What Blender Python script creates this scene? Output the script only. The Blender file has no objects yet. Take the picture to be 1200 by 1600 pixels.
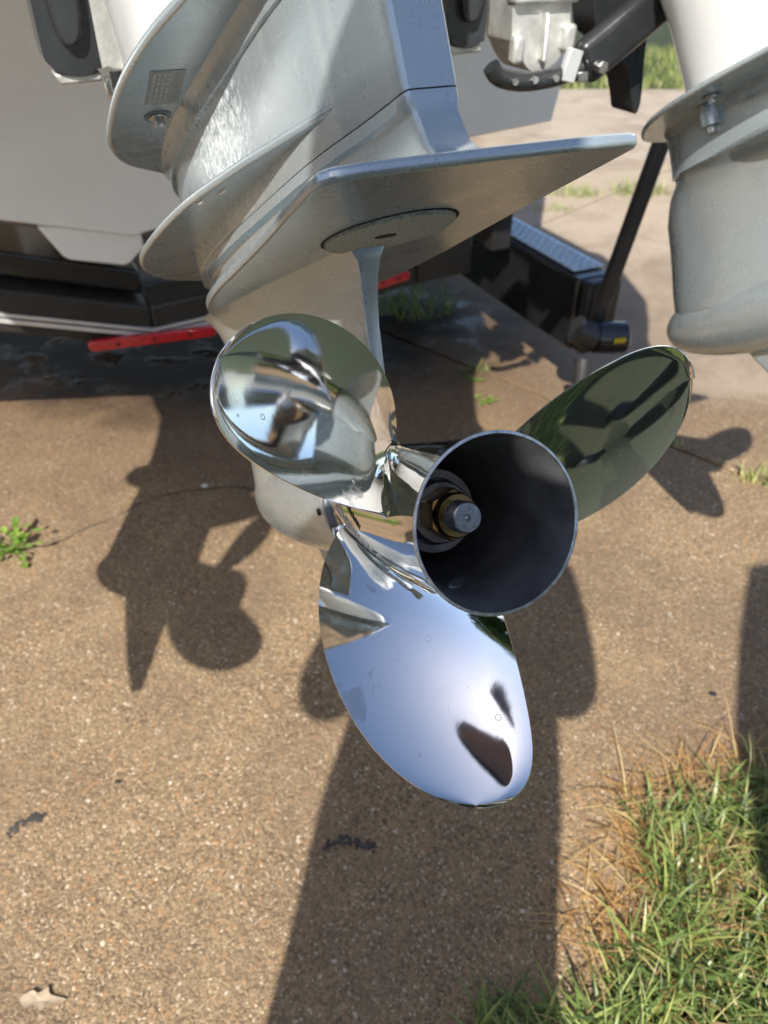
import bpy, bmesh, math, random
import numpy as np
from mathutils import Vector, Matrix

R = math.radians
random.seed(7)
rng = np.random.default_rng(7)
scene = bpy.context.scene
COL = scene.collection

# ------------------------------------------------------------------ camera
CAM_H, PITCH = 1.25, R(38.0)
cam_d = bpy.data.cameras.new("camera")
cam = bpy.data.objects.new("camera", cam_d)
COL.objects.link(cam)
cam.location = (0, 0, CAM_H)
cam.rotation_euler = (R(90) - PITCH, 0, 0)
cam_d.sensor_fit = 'VERTICAL'
cam_d.sensor_height = 36.0
cam_d.lens = 27.0
cam_d.clip_start = 0.02
cam_d.clip_end = 500
cam_d.dof.use_dof = True
cam_d.dof.focus_distance = 0.53
cam_d.dof.aperture_fstop = 8.5
scene.camera = cam

# ------------------------------------------------------------------ sky and sun
SUN_DIR = Vector((-0.21, -1.11, 1.0)).normalized()      # towards the sun
elev = math.asin(SUN_DIR.z)
azim = math.atan2(SUN_DIR.x, SUN_DIR.y)
world = bpy.data.worlds.new("World")
scene.world = world
world.use_nodes = True
wn, wl = world.node_tree.nodes, world.node_tree.links
wn.clear()
sky = wn.new('ShaderNodeTexSky'); sky.sky_type = 'NISHITA'; sky.sun_disc = False
sky.sun_elevation = elev; sky.sun_rotation = azim
sky.dust_density = 1.0; sky.air_density = 0.75; sky.ozone_density = 0.7
bgd = wn.new('ShaderNodeBackground'); bgd.inputs['Strength'].default_value = 0.13
wout = wn.new('ShaderNodeOutputWorld')
wl.new(sky.outputs[0], bgd.inputs['Color']); wl.new(bgd.outputs[0], wout.inputs['Surface'])
sun_d = bpy.data.lights.new("sun", 'SUN')
sun_d.energy = 4.9; sun_d.angle = R(0.55); sun_d.color = (1.0, 0.965, 0.905)
sun = bpy.data.objects.new("sun", sun_d); COL.objects.link(sun)
sun.rotation_euler = SUN_DIR.to_track_quat('Z', 'Y').to_euler()
sun.location = (-1, -8, 9)
vs = scene.view_settings
vs.view_transform = 'Standard'; vs.look = 'None'; vs.gamma = 1.0; vs.exposure = 0.78
vs.use_curve_mapping = False
scene.cycles.use_denoising = True
scene.cycles.max_bounces = 7; scene.cycles.diffuse_bounces = 3; scene.cycles.glossy_bounces = 5; scene.cycles.transmission_bounces = 2
scene.cycles.adaptive_threshold = 0.025
scene.cycles.sample_clamp_indirect = 6.0

# ------------------------------------------------------------------ frames
HUB = Vector((0.076, 0.394, 0.932))
FWD = Vector((-0.3585, 0.7861, -0.5037)).normalized()
STB = FWD.cross(Vector((0, 0, 1))).normalized()
UPV = STB.cross(FWD)
FH = Vector((FWD.x, FWD.y, 0)).normalized()          # boat's heading on the ground
SH = Vector((FH.y, -FH.x, 0))
def boat(s, k, z):                                    # starboard, ahead of the propeller, height
    return Vector((HUB.x, HUB.y, 0)) + SH * s + FH * k + Vector((0, 0, z))
ENGINE_M = Matrix((( STB.x, FWD.x, UPV.x, HUB.x), (STB.y, FWD.y, UPV.y, HUB.y), (STB.z, FWD.z, UPV.z, HUB.z), (0, 0, 0, 1)))
BOAT_M = Matrix(((SH.x, FH.x, 0, HUB.x), (SH.y, FH.y, 0, HUB.y), (0, 0, 1, 0), (0, 0, 0, 1)))

# ------------------------------------------------------------------ material helpers
def newmat(name):
    m = bpy.data.materials.new(name); m.use_nodes = True
    nt = m.node_tree
    return m, nt, nt.nodes['Principled BSDF']
def N(nt, t, **kw):
    n = nt.nodes.new(t)
    for k, v in kw.items():
        if k.startswith('i_'):
            n.inputs[k[2:].replace('_', ' ')].default_value = v
        else:
            setattr(n, k, v)
    return n
def L(nt, a, b): nt.links.new(a, b)
def ramp(nt, fac, stops):
    r = nt.nodes.new('ShaderNodeValToRGB')
    el = r.color_ramp.elements
    while len(el) < len(stops): el.new(0.5)
    for e, (p, c) in zip(el, stops):
        e.position = p; e.color = (c[0], c[1], c[2], 1) if not isinstance(c, (int, float)) else (c, c, c, 1)
    if fac is not None: L(nt, fac, r.inputs['Fac'])
    return r
def mix(nt, fac, a, b, blend='MIX'):
    n = nt.nodes.new('ShaderNodeMix'); n.data_type = 'RGBA'; n.blend_type = blend
    for sock, v in ((n.inputs[0], fac), (n.inputs[6], a), (n.inputs[7], b)):
        if hasattr(v, 'is_linked') or hasattr(v, 'node'): L(nt, v, sock)
        elif isinstance(v, (int, float)): sock.default_value = v
        else: sock.default_value = (v[0], v[1], v[2], 1)
    return n.outputs[2]
def math_(nt, op, a, b=0.0, c=None, clamp=False):
    n = nt.nodes.new('ShaderNodeMath'); n.operation = op; n.use_clamp = clamp
    for sock, v in zip(n.inputs, (a, b, c)):
        if v is None: continue
        if hasattr(v, 'node'): L(nt, v, sock)
        else: sock.default_value = v
    return n.outputs[0]
def bump(nt, h, strength, dist, bs, prev=None):
    b = nt.nodes.new('ShaderNodeBump'); b.inputs['Strength'].default_value = strength; b.inputs['Distance'].default_value = dist
    L(nt, h, b.inputs['Height'])
    if prev is not None: L(nt, prev, b.inputs['Normal'])
    if bs is not None: L(nt, b.outputs[0], bs.inputs['Normal'])
    return b.outputs[0]
def noise(nt, scale, detail=4, rough=0.55, vec=None, dist=0.0):
    n = N(nt, 'ShaderNodeTexNoise'); n.inputs['Scale'].default_value = scale; n.inputs['Detail'].default_value = detail
    n.inputs['Roughness'].default_value = rough; n.inputs['Distortion'].default_value = dist
    if vec is not None: L(nt, vec, n.inputs['Vector'])
    return n
def objcoord(nt): return N(nt, 'ShaderNodeTexCoord').outputs['Object']

def simple(name, col, rough=0.4, metal=0.0, coat=0.0, var=0.12, vscale=14, bmp=0.0, bscale=120, spec=0.5):
    m, nt, bs = newmat(name)
    o = objcoord(nt)
    n = noise(nt, vscale, 5, 0.6, o)
    lo = [max(0, c * (1 - var)) for c in col]; hi = [min(1, c * (1 + var)) for c in col]
    L(nt, ramp(nt, n.outputs['Fac'], [(0.3, lo), (0.7, hi)]).outputs[0], bs.inputs['Base Color'])
    n2 = noise(nt, vscale * 2.3, 4, 0.6, o)
    rr = ramp(nt, n2.outputs['Fac'], [(0.3, max(0.02, rough * 0.8)), (0.75, min(1, rough * 1.25))])
    L(nt, rr.outputs[0], bs.inputs['Roughness'])
    bs.inputs['Metallic'].default_value = metal
    bs.inputs['Coat Weight'].default_value = coat
    bs.inputs['Specular IOR Level'].default_value = spec
    if bmp > 0:
        n3 = noise(nt, bscale, 4, 0.6, o); bump(nt, n3.outputs['Fac'], bmp, 0.002, bs)
    return m

M = {}
def build_materials():
    # silver metallic paint with a fine flake, and the same with a chalky salt crust on the port face
    def silver(name, crust):
        m, nt, bs = newmat(name)
        o = objcoord(nt)
        fl = N(nt, 'ShaderNodeTexVoronoi'); fl.inputs['Scale'].default_value = 1600; L(nt, o, fl.inputs['Vector'])
        sep = N(nt, 'ShaderNodeSeparateColor'); L(nt, fl.outputs['Color'], sep.inputs[0])
        base = ramp(nt, sep.outputs[0], [(0.0, (0.345, 0.405, 0.43)), (1.0, (0.435, 0.50, 0.53))]).outputs[0]
        bl = noise(nt, 9, 4, 0.6, o)
        base = mix(nt, math_(nt, 'MULTIPLY', bl.outputs['Fac'], 0.35), base, (0.42, 0.455, 0.455))
        st0 = noise(nt, 26, 7, 0.7, o, 0.8); base = mix(nt, ramp(nt, st0.outputs['Fac'], [(0.56, 0.0), (0.70, 0.30)]).outputs[0], base, (0.60, 0.62, 0.61))
        mps = N(nt, 'ShaderNodeMapping'); mps.inputs['Rotation'].default_value = (0.3, 0.5, 0.7); mps.inputs['Scale'].default_value = (14.0, 600.0, 14.0); L(nt, o, mps.inputs['Vector'])
        sc0 = noise(nt, 1.0, 2, 0.5, mps.outputs[0]); base = mix(nt, ramp(nt, sc0.outputs['Fac'], [(0.70, 0.0), (0.76, 0.25)]).outputs[0], base, (0.65, 0.66, 0.66))
        dk0 = noise(nt, 14, 6, 0.65, o); base = mix(nt, ramp(nt, dk0.outputs['Fac'], [(0.60, 0.0), (0.80, 0.35)]).outputs[0], base, (0.22, 0.235, 0.23))
        bs.inputs['Metallic'].default_value = 0.55
        rough = ramp(nt, noise(nt, 22, 5, 0.65, o).outputs['Fac'], [(0.3, 0.22), (0.75, 0.38)]).outputs[0]
        if crust:
            mp = N(nt, 'ShaderNodeMapping'); mp.inputs['Scale'].default_value = (1.0, 1.0, 0.7); L(nt, o, mp.inputs['Vector'])
            nz = noise(nt, 210, 9, 0.8, mp.outputs[0], 0.1)
            # patch centred on the port face behind the leading edge
            sx = N(nt, 'ShaderNodeSeparateXYZ'); L(nt, o, sx.inputs[0])
            dy = math_(nt, 'MULTIPLY', math_(nt, 'SUBTRACT', sx.outputs[1], 0.25), 9.0)
            dz = math_(nt, 'MULTIPLY', math_(nt, 'SUBTRACT', sx.outputs[2], 0.328), 14.0)
            d2 = math_(nt, 'ADD', math_(nt, 'MULTIPLY', dy, dy), math_(nt, 'MULTIPLY', dz, dz))
            fal = math_(nt, 'SUBTRACT', 0.30, math_(nt, 'MULTIPLY', d2, 0.22))
            msk = math_(nt, 'ADD', math_(nt, 'SUBTRACT', nz.outputs['Fac'], 0.70), fal)
            mk = ramp(nt, msk, [(0.0, 0.0), (0.14, 1.0)]).outputs[0]
            mk = math_(nt, 'MULTIPLY', mk, 0.75)
            base = mix(nt, mk, base, (0.74, 0.76, 0.75))
            mt = math_(nt, 'MULTIPLY', math_(nt, 'SUBTRACT', 1.0, mk), 0.55)
            L(nt, mt, bs.inputs['Metallic'])
            rough = mix(nt, mk, rough, (0.8, 0.8, 0.8))
            # vertical water runs
            mp2 = N(nt, 'ShaderNodeMapping'); mp2.inputs['Scale'].default_value = (1.0, 60.0, 5.0); L(nt, o, mp2.inputs['Vector'])
            st = noise(nt, 1.0, 3, 0.5, mp2.outputs[0])
            base = mix(nt, ramp(nt, st.outputs['Fac'], [(0.55, 0.0), (0.72, 0.4)]).outputs[0], base, (0.6, 0.62, 0.61))
        L(nt, base, bs.inputs['Base Color']); L(nt, rough, bs.inputs['Roughness'])
        bs.inputs['Coat Weight'].default_value = 0.4; bs.inputs['Coat Roughness'].default_value = 0.15
        n3 = noise(nt, 380, 3, 0.6, o); bump(nt, n3.outputs['Fac'], 0.08, 0.001, bs)
        return m
    M['silver'] = silver('silver_paint', False)
    M['silver_salt'] = silver('silver_paint_salted', True)
    # polished stainless with water spots
    m, nt, bs = newmat('polished_steel')
    o = objcoord(nt)
    bs.inputs['Metallic'].default_value = 1.0
    v = N(nt, 'ShaderNodeTexVoronoi'); v.inputs['Scale'].default_value = 46; L(nt, o, v.inputs['Vector'])
    ring = ramp(nt, v.outputs['Distance'], [(0.075, 0.0), (0.10, 1.0), (0.125, 0.0)]).outputs[0]
    gate = noise(nt, 16, 2, 0.5, o)
    ringm = math_(nt, 'MULTIPLY', ring, ramp(nt, gate.outputs['Fac'], [(0.43, 0.0), (0.53, 1.0)]).outputs[0])
    mpr = N(nt, 'ShaderNodeMapping'); mpr.inputs['Location'].default_value = (3.1, 1.7, 0.4); mpr.inputs['Scale'].default_value = (1, 1, 0.6); L(nt, o, mpr.inputs['Vector'])
    run = noise(nt, 15, 5, 0.55, mpr.outputs[0], 0.5)
    runm = ramp(nt, run.outputs['Fac'], [(0.615, 0.0), (0.635, 1.0)]).outputs[0]
    film = math_(nt, 'MAXIMUM', math_(nt, 'MULTIPLY', ringm, 0.95), math_(nt, 'MULTIPLY', runm, 0.75))
    dots = N(nt, 'ShaderNodeTexVoronoi'); dots.inputs['Scale'].default_value = 300; L(nt, o, dots.inputs['Vector'])
    dm = math_(nt, 'MULTIPLY', ramp(nt, dots.outputs['Distance'], [(0.12, 1.0), (0.2, 0.0)]).outputs[0], ramp(nt, noise(nt, 40, 3, 0.6, o).outputs['Fac'], [(0.55, 0.0), (0.7, 1.0)]).outputs[0])
    L(nt, mix(nt, math_(nt, 'MULTIPLY', math_(nt, 'MAXIMUM', film, math_(nt, 'MULTIPLY', dm, 0.9)), 0.75), (0.80, 0.80, 0.79), (0.42, 0.42, 0.43)), bs.inputs['Base Color'])
    L(nt, math_(nt, 'ADD', math_(nt, 'MULTIPLY', noise(nt, 7, 6, 0.7, o, 0.5).outputs['Fac'], 0.085), math_(nt, 'ADD', math_(nt, 'MULTIPLY', film, 0.20), math_(nt, 'MULTIPLY', dm, 0.15))), bs.inputs['Roughness'])
    mpx = N(nt, 'ShaderNodeMapping'); mpx.inputs['Rotation'].default_value = (0.5, 0.9, 0.3); mpx.inputs['Scale'].default_value = (12, 900, 12); L(nt, o, mpx.inputs['Vector'])
    scr = noise(nt, 1.0, 3, 0.6, mpx.outputs[0])
    wv = noise(nt, 26, 2, 0.4, o); b1 = bump(nt, wv.outputs['Fac'], 0.03, 0.004, None)
    gr = noise(nt, 900, 2, 0.5, o); b2 = bump(nt, scr.outputs['Fac'], 0.003, 0.001, None, b1); bump(nt, gr.outputs['Fac'], 0.006, 0.001, bs, b2)
    M['chrome'] = m
    # cut steel edge of the hub ring
    M['edge_steel'] = simple('turned_steel', (0.55, 0.55, 0.55), 0.34, 1.0, var=0.35, vscale=150, bmp=0.3, bscale=500)
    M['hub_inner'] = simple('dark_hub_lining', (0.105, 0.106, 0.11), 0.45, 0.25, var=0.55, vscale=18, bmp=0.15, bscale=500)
    M['shaft'] = simple('machined_steel', (0.42, 0.42, 0.44), 0.3, 1.0, var=0.2, vscale=90, bmp=0.1, bscale=600)
    M['washer'] = simple('oiled_steel', (0.30, 0.285, 0.26), 0.34, 0.85, var=0.35, vscale=60)
    M['brass'] = simple('old_brass', (0.46, 0.30, 0.12), 0.33, 1.0, var=0.45, vscale=75, bmp=0.1, bscale=300)
    M['ring'] = simple('grey_thrust_ring', (0.17, 0.185, 0.2), 0.4, 0.4, var=0.25, vscale=50)
    M['hole'] = simple('dark_hole', (0.006, 0.006, 0.006), 0.8)
    M['letter_dark'] = simple('dark_etched_letters', (0.03, 0.03, 0.03), 0.5, 0.6)
    M['white'] = simple('white_gelcoat', (0.82, 0.82, 0.80), 0.2, 0.0, coat=0.4, var=0.04, vscale=3.5)
    M['hullwhite'] = simple('white_hull_gelcoat', (0.86, 0.86, 0.83), 0.24, 0.0, coat=0.25, var=0.07, vscale=2.5)
    M['black'] = simple('black_enamel', (0.012, 0.012, 0.013), 0.22, 0.0, coat=0.4, var=0.3, vscale=8, bmp=0.06, bscale=60)
    M['blackmatt'] = simple('black_steel_frame', (0.018, 0.017, 0.017), 0.42, 0.0, var=0.4, vscale=10, bmp=0.1, bscale=80)
    M['charcoal'] = simple('charcoal_casting', (0.022, 0.024, 0.026), 0.3, 0.1, var=0.3, vscale=12, bmp=0.15, bscale=70)
    M['cast'] = simple('bare_aluminium_casting', (0.52, 0.52, 0.49), 0.42, 0.55, var=0.25, vscale=40, bmp=0.25, bscale=130)
    M['bolt'] = simple('stainless_bolt', (0.58, 0.57, 0.54), 0.25, 1.0, var=0.2, vscale=120)
    M['alloy'] = simple('aluminium_strip', (0.62, 0.62, 0.62), 0.35, 0.5, var=0.12, vscale=20)
    m, nt, bs = newmat('red_reflector')
    o = objcoord(nt)
    w = N(nt, 'ShaderNodeTexVoronoi'); w.inputs['Scale'].default_value = 260; L(nt, o, w.inputs['Vector'])
    L(nt, ramp(nt, w.outputs['Distance'], [(0.1, (0.70, 0.012, 0.03)), (0.6, (0.36, 0.005, 0.014))]).outputs[0], bs.inputs['Base Color'])
    bs.inputs['Roughness'].default_value = 0.16; bs.inputs['Coat Weight'].default_value = 0.6
    M['red'] = m
    # anode: grey cast zinc
    m, nt, bs = newmat('cast_zinc')
    o = objcoord(nt)
    a1 = noise(nt, 430, 5, 0.75, o); a2 = noise(nt, 60, 4, 0.6, o)
    c = ramp(nt, a1.outputs['Fac'], [(0.38, (0.16, 0.17, 0.15)), (0.60, (0.58, 0.59, 0.52))]).outputs[0]
    L(nt, mix(nt, math_(nt, 'MULTIPLY', a2.outputs['Fac'], 0.5), c, (0.30, 0.31, 0.26)), bs.inputs['Base Color'])
    bs.inputs['Roughness'].default_value = 0.75; bs.inputs['Metallic'].default_value = 0.25
    bump(nt, a1.outputs['Fac'], 0.8, 0.0012, bs)
    M['zinc'] = m
    M['label'] = simple('grey_label', (0.235, 0.25, 0.25), 0.4, 0.1, var=0.1)
    M['labeltext'] = simple('pale_label_print', (0.36, 0.375, 0.37), 0.5)
    M['drop'] = simple('dried_drip', (0.68, 0.68, 0.65), 0.3, 0.4)
    M['yellow'] = simple('yellow_print', (0.62, 0.46, 0.02), 0.5)
    # diamond plate
    m, nt, bs = newmat('diamond_plate_aluminium')
    bs.inputs['Base Color'].default_value = (0.50, 0.53, 0.56, 1); bs.inputs['Metallic'].default_value = 0.9
    o = objcoord(nt)
    L(nt, ramp(nt, noise(nt, 60, 4, 0.6, o).outputs['Fac'], [(0.3, 0.22), (0.7, 0.4)]).outputs[0], bs.inputs['Roughness'])
    M['tread'] = m
    # concrete with exposed aggregate: gx = pale/dry amount
    def concrete(name, dry):
        m, nt, bs = newmat(name)
        geo = N(nt, 'ShaderNodeNewGeometry').outputs['Position']
        warp = noise(nt, 40, 3, 0.6, geo)
        vadd = N(nt, 'ShaderNodeVectorMath', operation='MULTIPLY_ADD')
        L(nt, warp.outputs['Color'], vadd.inputs[0]); vadd.inputs[1].default_value = (0.012, 0.012, 0.012); L(nt, geo, vadd.inputs[2])
        p1 = N(nt, 'ShaderNodeTexVoronoi'); p1.inputs['Scale'].default_value = 115; L(nt, vadd.outputs[0], p1.inputs['Vector'])
        p2 = N(nt, 'ShaderNodeTexVoronoi'); p2.inputs['Scale'].default_value = 290; L(nt, vadd.outputs[0], p2.inputs['Vector'])
        s1 = N(nt, 'ShaderNodeSeparateColor'); L(nt, p1.outputs['Color'], s1.inputs[0])
        s2 = N(nt, 'ShaderNodeSeparateColor'); L(nt, p2.outputs['Color'], s2.inputs[0])
        peb = ramp(nt, s1.outputs[0], [(0.0, (0.12, 0.080, 0.046)), (0.30, (0.26, 0.175, 0.098)), (0.62, (0.33, 0.222, 0.122)), (0.85, (0.40, 0.21, 0.10)), (0.96, (0.44, 0.32, 0.20)), (1.0, (0.74, 0.66, 0.54))]).outputs[0]
        fine = ramp(nt, s2.outputs[1], [(0.0, (0.075, 0.050, 0.029)), (0.5, (0.24, 0.165, 0.094)), (0.92, (0.36, 0.255, 0.148)), (1.0, (0.72, 0.60, 0.44))]).outputs[0]
        sel = ramp(nt, p1.outputs['Distance'], [(0.34, 1.0), (0.5, 0.0)]).outputs[0]
        sel = math_(nt, 'MULTIPLY', sel, ramp(nt, s1.outputs[1], [(0.30, 0.0), (0.4, 1.0)]).outputs[0])
        col = mix(nt, sel, fine, peb)
        big = noise(nt, 1.7, 5, 0.6, geo); med = noise(nt, 7, 5, 0.62, geo, 0.4)
        col = mix(nt, ramp(nt, big.outputs['Fac'], [(0.35, 0.4), (0.7, 0.0)]).outputs[0], col, (0.150, 0.100, 0.060), 'MIX')
        col = mix(nt, ramp(nt, med.outputs['Fac'], [(0.42, 0.0), (0.75, 0.35)]).outputs[0], col, (0.36, 0.26, 0.15))
        sx = N(nt, 'ShaderNodeSeparateXYZ'); L(nt, geo, sx.inputs[0])
        if dry:
            col = mix(nt, 0.62, col, (0.46, 0.385, 0.30))
            col = mix(nt, ramp(nt, noise(nt, 1.1, 4, 0.6, geo).outputs['Fac'], [(0.5, 0.0), (0.68, 0.5)]).outputs[0], col, (0.30, 0.225, 0.165))
        else:
            # the damp brown part ends along an uneven line, the slab is pale and dry beyond it
            ln = math_(nt, 'ADD', sx.outputs[1], math_(nt, 'MULTIPLY', sx.outputs[0], 0.08))
            ln = math_(nt, 'ADD', ln, math_(nt, 'MULTIPLY', noise(nt, 6, 4, 0.6, geo).outputs['Fac'], 0.25))
            ln = math_(nt, 'SUBTRACT', ln, 2.36)
            side = math_(nt, 'MULTIPLY', math_(nt, 'SUBTRACT', sx.outputs[0], 0.55), 6.0, clamp=True)
            dryf = math_(nt, 'MULTIPLY', math_(nt, 'MULTIPLY', ln, 9.0, clamp=True), side)
            col = mix(nt, math_(nt, 'MULTIPLY', dryf, 0.6), col, (0.46, 0.385, 0.30))
        hs = N(nt, 'ShaderNodeHueSaturation'); hs.inputs['Saturation'].default_value = 0.95 if dry else 1.05; hs.inputs['Value'].default_value = 0.98
        L(nt, col, hs.inputs['Color']); col = hs.outputs[0]
        st2 = noise(nt, 2.4, 7, 0.68, geo, 0.8); col = mix(nt, ramp(nt, st2.outputs['Fac'], [(0.46, 0.0), (0.70, 0.6)]).outputs[0], col, (0.135, 0.092, 0.056))
        st3 = noise(nt, 13, 5, 0.7, geo, 0.6); col = mix(nt, ramp(nt, st3.outputs['Fac'], [(0.62, 0.0), (0.74, 0.4)]).outputs[0], col, (0.11, 0.08, 0.052))
        # wash-down water standing under the stern
        dx = math_(nt, 'MULTIPLY', math_(nt, 'SUBTRACT', sx.outputs[0], -0.65), 0.72)
        dy = math_(nt, 'MULTIPLY', math_(nt, 'SUBTRACT', sx.outputs[1], 2.75), 1.25)
        d2 = math_(nt, 'SQRT', math_(nt, 'ADD', math_(nt, 'MULTIPLY', dx, dx), math_(nt, 'MULTIPLY', dy, dy)))
        wn_ = noise(nt, 4.5, 6, 0.62, geo, 0.5)
        wet = math_(nt, 'SUBTRACT', 1.18, math_(nt, 'ADD', d2, math_(nt, 'MULTIPLY', wn_.outputs['Fac'], 0.55)))
        wetm = math_(nt, 'MULTIPLY', wet, 3.0, clamp=True)
        damp = math_(nt, 'MULTIPLY', math_(nt, 'ADD', wet, 0.95), 0.95, clamp=True)
        col = mix(nt, math_(nt, 'MULTIPLY', damp, 0.66), col, (0.105, 0.060, 0.030))
        col = mix(nt, math_(nt, 'MULTIPLY', wetm, 0.92), col, (0.010, 0.008, 0.006))
        L(nt, math_(nt, 'SUBTRACT', 0.5, math_(nt, 'MULTIPLY', wetm, 0.38)), bs.inputs['Specular IOR Level'])
        L(nt, col, bs.inputs['Base Color'])
        pud = math_(nt, 'MULTIPLY', math_(nt, 'SUBTRACT', noise(nt, 7, 6, 0.6, geo, 0.3).outputs['Fac'], 0.50), 9, clamp=True)
        pud = math_(nt, 'MULTIPLY', pud, math_(nt, 'MULTIPLY', wet, 5.0, clamp=True))
        L(nt, math_(nt, 'SUBTRACT', 0.85, math_(nt, 'ADD', math_(nt, 'MULTIPLY', wetm, 0.30), math_(nt, 'MULTIPLY', pud, 0.42)), clamp=True), bs.inputs['Roughness'])
        hgt = math_(nt, 'ADD', math_(nt, 'MULTIPLY', p1.outputs['Distance'], -0.5), math_(nt, 'MULTIPLY', p2.outputs['Distance'], -0.35))
        hgt = math_(nt, 'MULTIPLY', hgt, math_(nt, 'SUBTRACT', 1.0, math_(nt, 'MULTIPLY', pud, 0.85)))
        b1 = bump(nt, hgt, 0.6, 0.005, None)
        bump(nt, noise(nt, 25, 4, 0.6, geo).outputs['Fac'], 0.2, 0.01, bs, b1)
        return m
    M['concrete'] = concrete('aggregate_concrete', False)
    M['concrete_dry'] = concrete('aggregate_concrete_dry', True)
    M['soil'] = simple('dark_soil', (0.045, 0.034, 0.022), 0.95, var=0.5, vscale=30, bmp=0.8, bscale=60)
    m, nt, bs = newmat('lawn')
    geo = N(nt, 'ShaderNodeNewGeometry').outputs['Position']
    g1 = noise(nt, 160, 5, 0.75, geo); g2 = noise(nt, 1.5, 5, 0.6, geo)
    c = ramp(nt, g1.outputs['Fac'], [(0.3, (0.016, 0.022, 0.006)), (0.52, (0.040, 0.058, 0.014)), (0.72, (0.10, 0.12, 0.034))]).outputs[0]
    L(nt, mix(nt, ramp(nt, g2.outputs['Fac'], [(0.45, 0.0), (0.75, 0.5)]).outputs[0], c, (0.075, 0.066, 0.03)), bs.inputs['Base Color'])
    bs.inputs['Roughness'].default_value = 0.85
    bump(nt, g1.outputs['Fac'], 1.0, 0.03, bs)
    M['lawn'] = m
    def leafmat(name, stops, rough=0.5):
        m, nt, bs = newmat(name)
        at = N(nt, 'ShaderNodeAttribute', attribute_name='shade')
        L(nt, ramp(nt, at.outputs['Fac'], stops).outputs[0], bs.inputs['Base Color'])
        bs.inputs['Roughness'].default_value = rough
        tr = N(nt, 'ShaderNodeBsdfTranslucent')
        L(nt, ramp(nt, at.outputs['Fac'], [(p, (c[0] * 1.3, c[1] * 1.3, c[2])) for p, c in stops]).outputs[0], tr.inputs['Color'])
        mx = N(nt, 'ShaderNodeMixShader'); mx.inputs[0].default_value = 0.28
        out = nt.nodes['Material Output']
        L(nt, bs.outputs[0], mx.inputs[1]); L(nt, tr.outputs[0], mx.inputs[2]); L(nt, mx.outputs[0], out.inputs['Surface'])
        return m
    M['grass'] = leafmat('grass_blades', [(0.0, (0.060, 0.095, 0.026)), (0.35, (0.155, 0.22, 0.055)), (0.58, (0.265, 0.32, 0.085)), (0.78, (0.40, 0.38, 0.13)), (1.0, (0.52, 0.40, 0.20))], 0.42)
    M['straw'] = leafmat('dry_straw', [(0.0, (0.26, 0.125, 0.045)), (0.5, (0.44, 0.27, 0.10)), (1.0, (0.56, 0.43, 0.22))], 0.5)
    M['weed'] = leafmat('weed_leaf', [(0.0, (0.10, 0.20, 0.025)), (1.0, (0.24, 0.36, 0.05))], 0.5)
    M['tree_leaf'] = leafmat('tree_leaf', [(0.0, (0.035, 0.06, 0.015)), (1.0, (0.10, 0.15, 0.035))], 0.6)
    M['bark'] = simple('bark', (0.10, 0.075, 0.055), 0.9, var=0.4, vscale=20, bmp=0.9, bscale=25)
    M['pebble_black'] = simple('black_pebble', (0.012, 0.012, 0.014), 0.4)
    M['pebble_white'] = simple('white_pebble', (0.6, 0.58, 0.54), 0.6)
    M['deadleaf'] = simple('dead_leaf', (0.30, 0.23, 0.155), 0.8, var=0.45, vscale=40)
    M['twig'] = simple('tar_smear', (0.045, 0.038, 0.033), 0.8, var=0.5, vscale=40)
    # person
    m, nt, bs = newmat('clothes_and_skin')
    o = objcoord(nt)
    sx = N(nt, 'ShaderNodeSeparateXYZ'); L(nt, o, sx.inputs[0])
    z = sx.outputs[2]
    c = ramp(nt, math_(nt, 'DIVIDE', z, 2.0), [(0.0, (0.03, 0.03, 0.03)), (0.049, (0.03, 0.03, 0.03)), (0.05, (0.032, 0.036, 0.03)), (0.499, (0.032, 0.036, 0.03)), (0.5, (0.055, 0.045, 0.06)), (0.799, (0.055, 0.045, 0.06)), (0.80, (0.11, 0.066, 0.056)), (1.0, (0.11, 0.066, 0.056))]).outputs[0]
    arm = math_(nt, 'GREATER_THAN', sx.outputs[1], -0.085)
    arm = math_(nt, 'MULTIPLY', arm, math_(nt, 'GREATER_THAN', z, 0.9))
    L(nt, mix(nt, arm, c, (0.11, 0.066, 0.056)), bs.inputs['Base Color'])
    bs.inputs['Roughness'].default_value = 0.75
    M['person'] = m
    M['hair'] = simple('brown_hair', (0.035, 0.022, 0.014), 0.55, bmp=0.6, bscale=90)
    M['phone'] = simple('phone_glass', (0.02, 0.02, 0.024), 0.12, 0.0, coat=0.5)
build_materials()

# ------------------------------------------------------------------ mesh helpers
def tag(o, label=None, cat=None, group=None, kind=None):
    if label: o['label'] = label
    if cat: o['category'] = cat
    if group: o['group'] = group
    if kind: o['kind'] = kind
    return o
def empty(name, mat=None, loc=None):
    o = bpy.data.objects.new(name, None); COL.objects.link(o)
    o.empty_display_size = 0.05
    if mat is not None: o.matrix_world = mat
    if loc is not None: o.location = loc
    return o
def obj(name, me, mat=None, parent=None, smooth=True, bevel=0.0, segs=2, sub=0, angle=40):
    o = bpy.data.objects.new(name, me); COL.objects.link(o)
    if mat is not None and not me.materials: me.materials.append(mat)
    if parent is not None: o.parent = parent
    if smooth:
        me.polygons.foreach_set('use_smooth', [True] * len(me.polygons))
    if bevel > 0:
        b = o.modifiers.new('bevel', 'BEVEL'); b.width = bevel; b.segments = segs; b.limit_method = 'ANGLE'; b.angle_limit = R(30)
        b.harden_normals = False
    if sub: 
        q = o.modifiers.new('sub', 'SUBSURF'); q.levels = sub; q.render_levels = sub
    if smooth and not sub:
        try: me.set_sharp_from_angle(angle=R(angle))
        except Exception: pass
    return o
def mesh(name, V, F):
    me = bpy.data.meshes.new(name); me.from_pydata([tuple(v) for v in V], [], F); me.update(); return me
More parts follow.
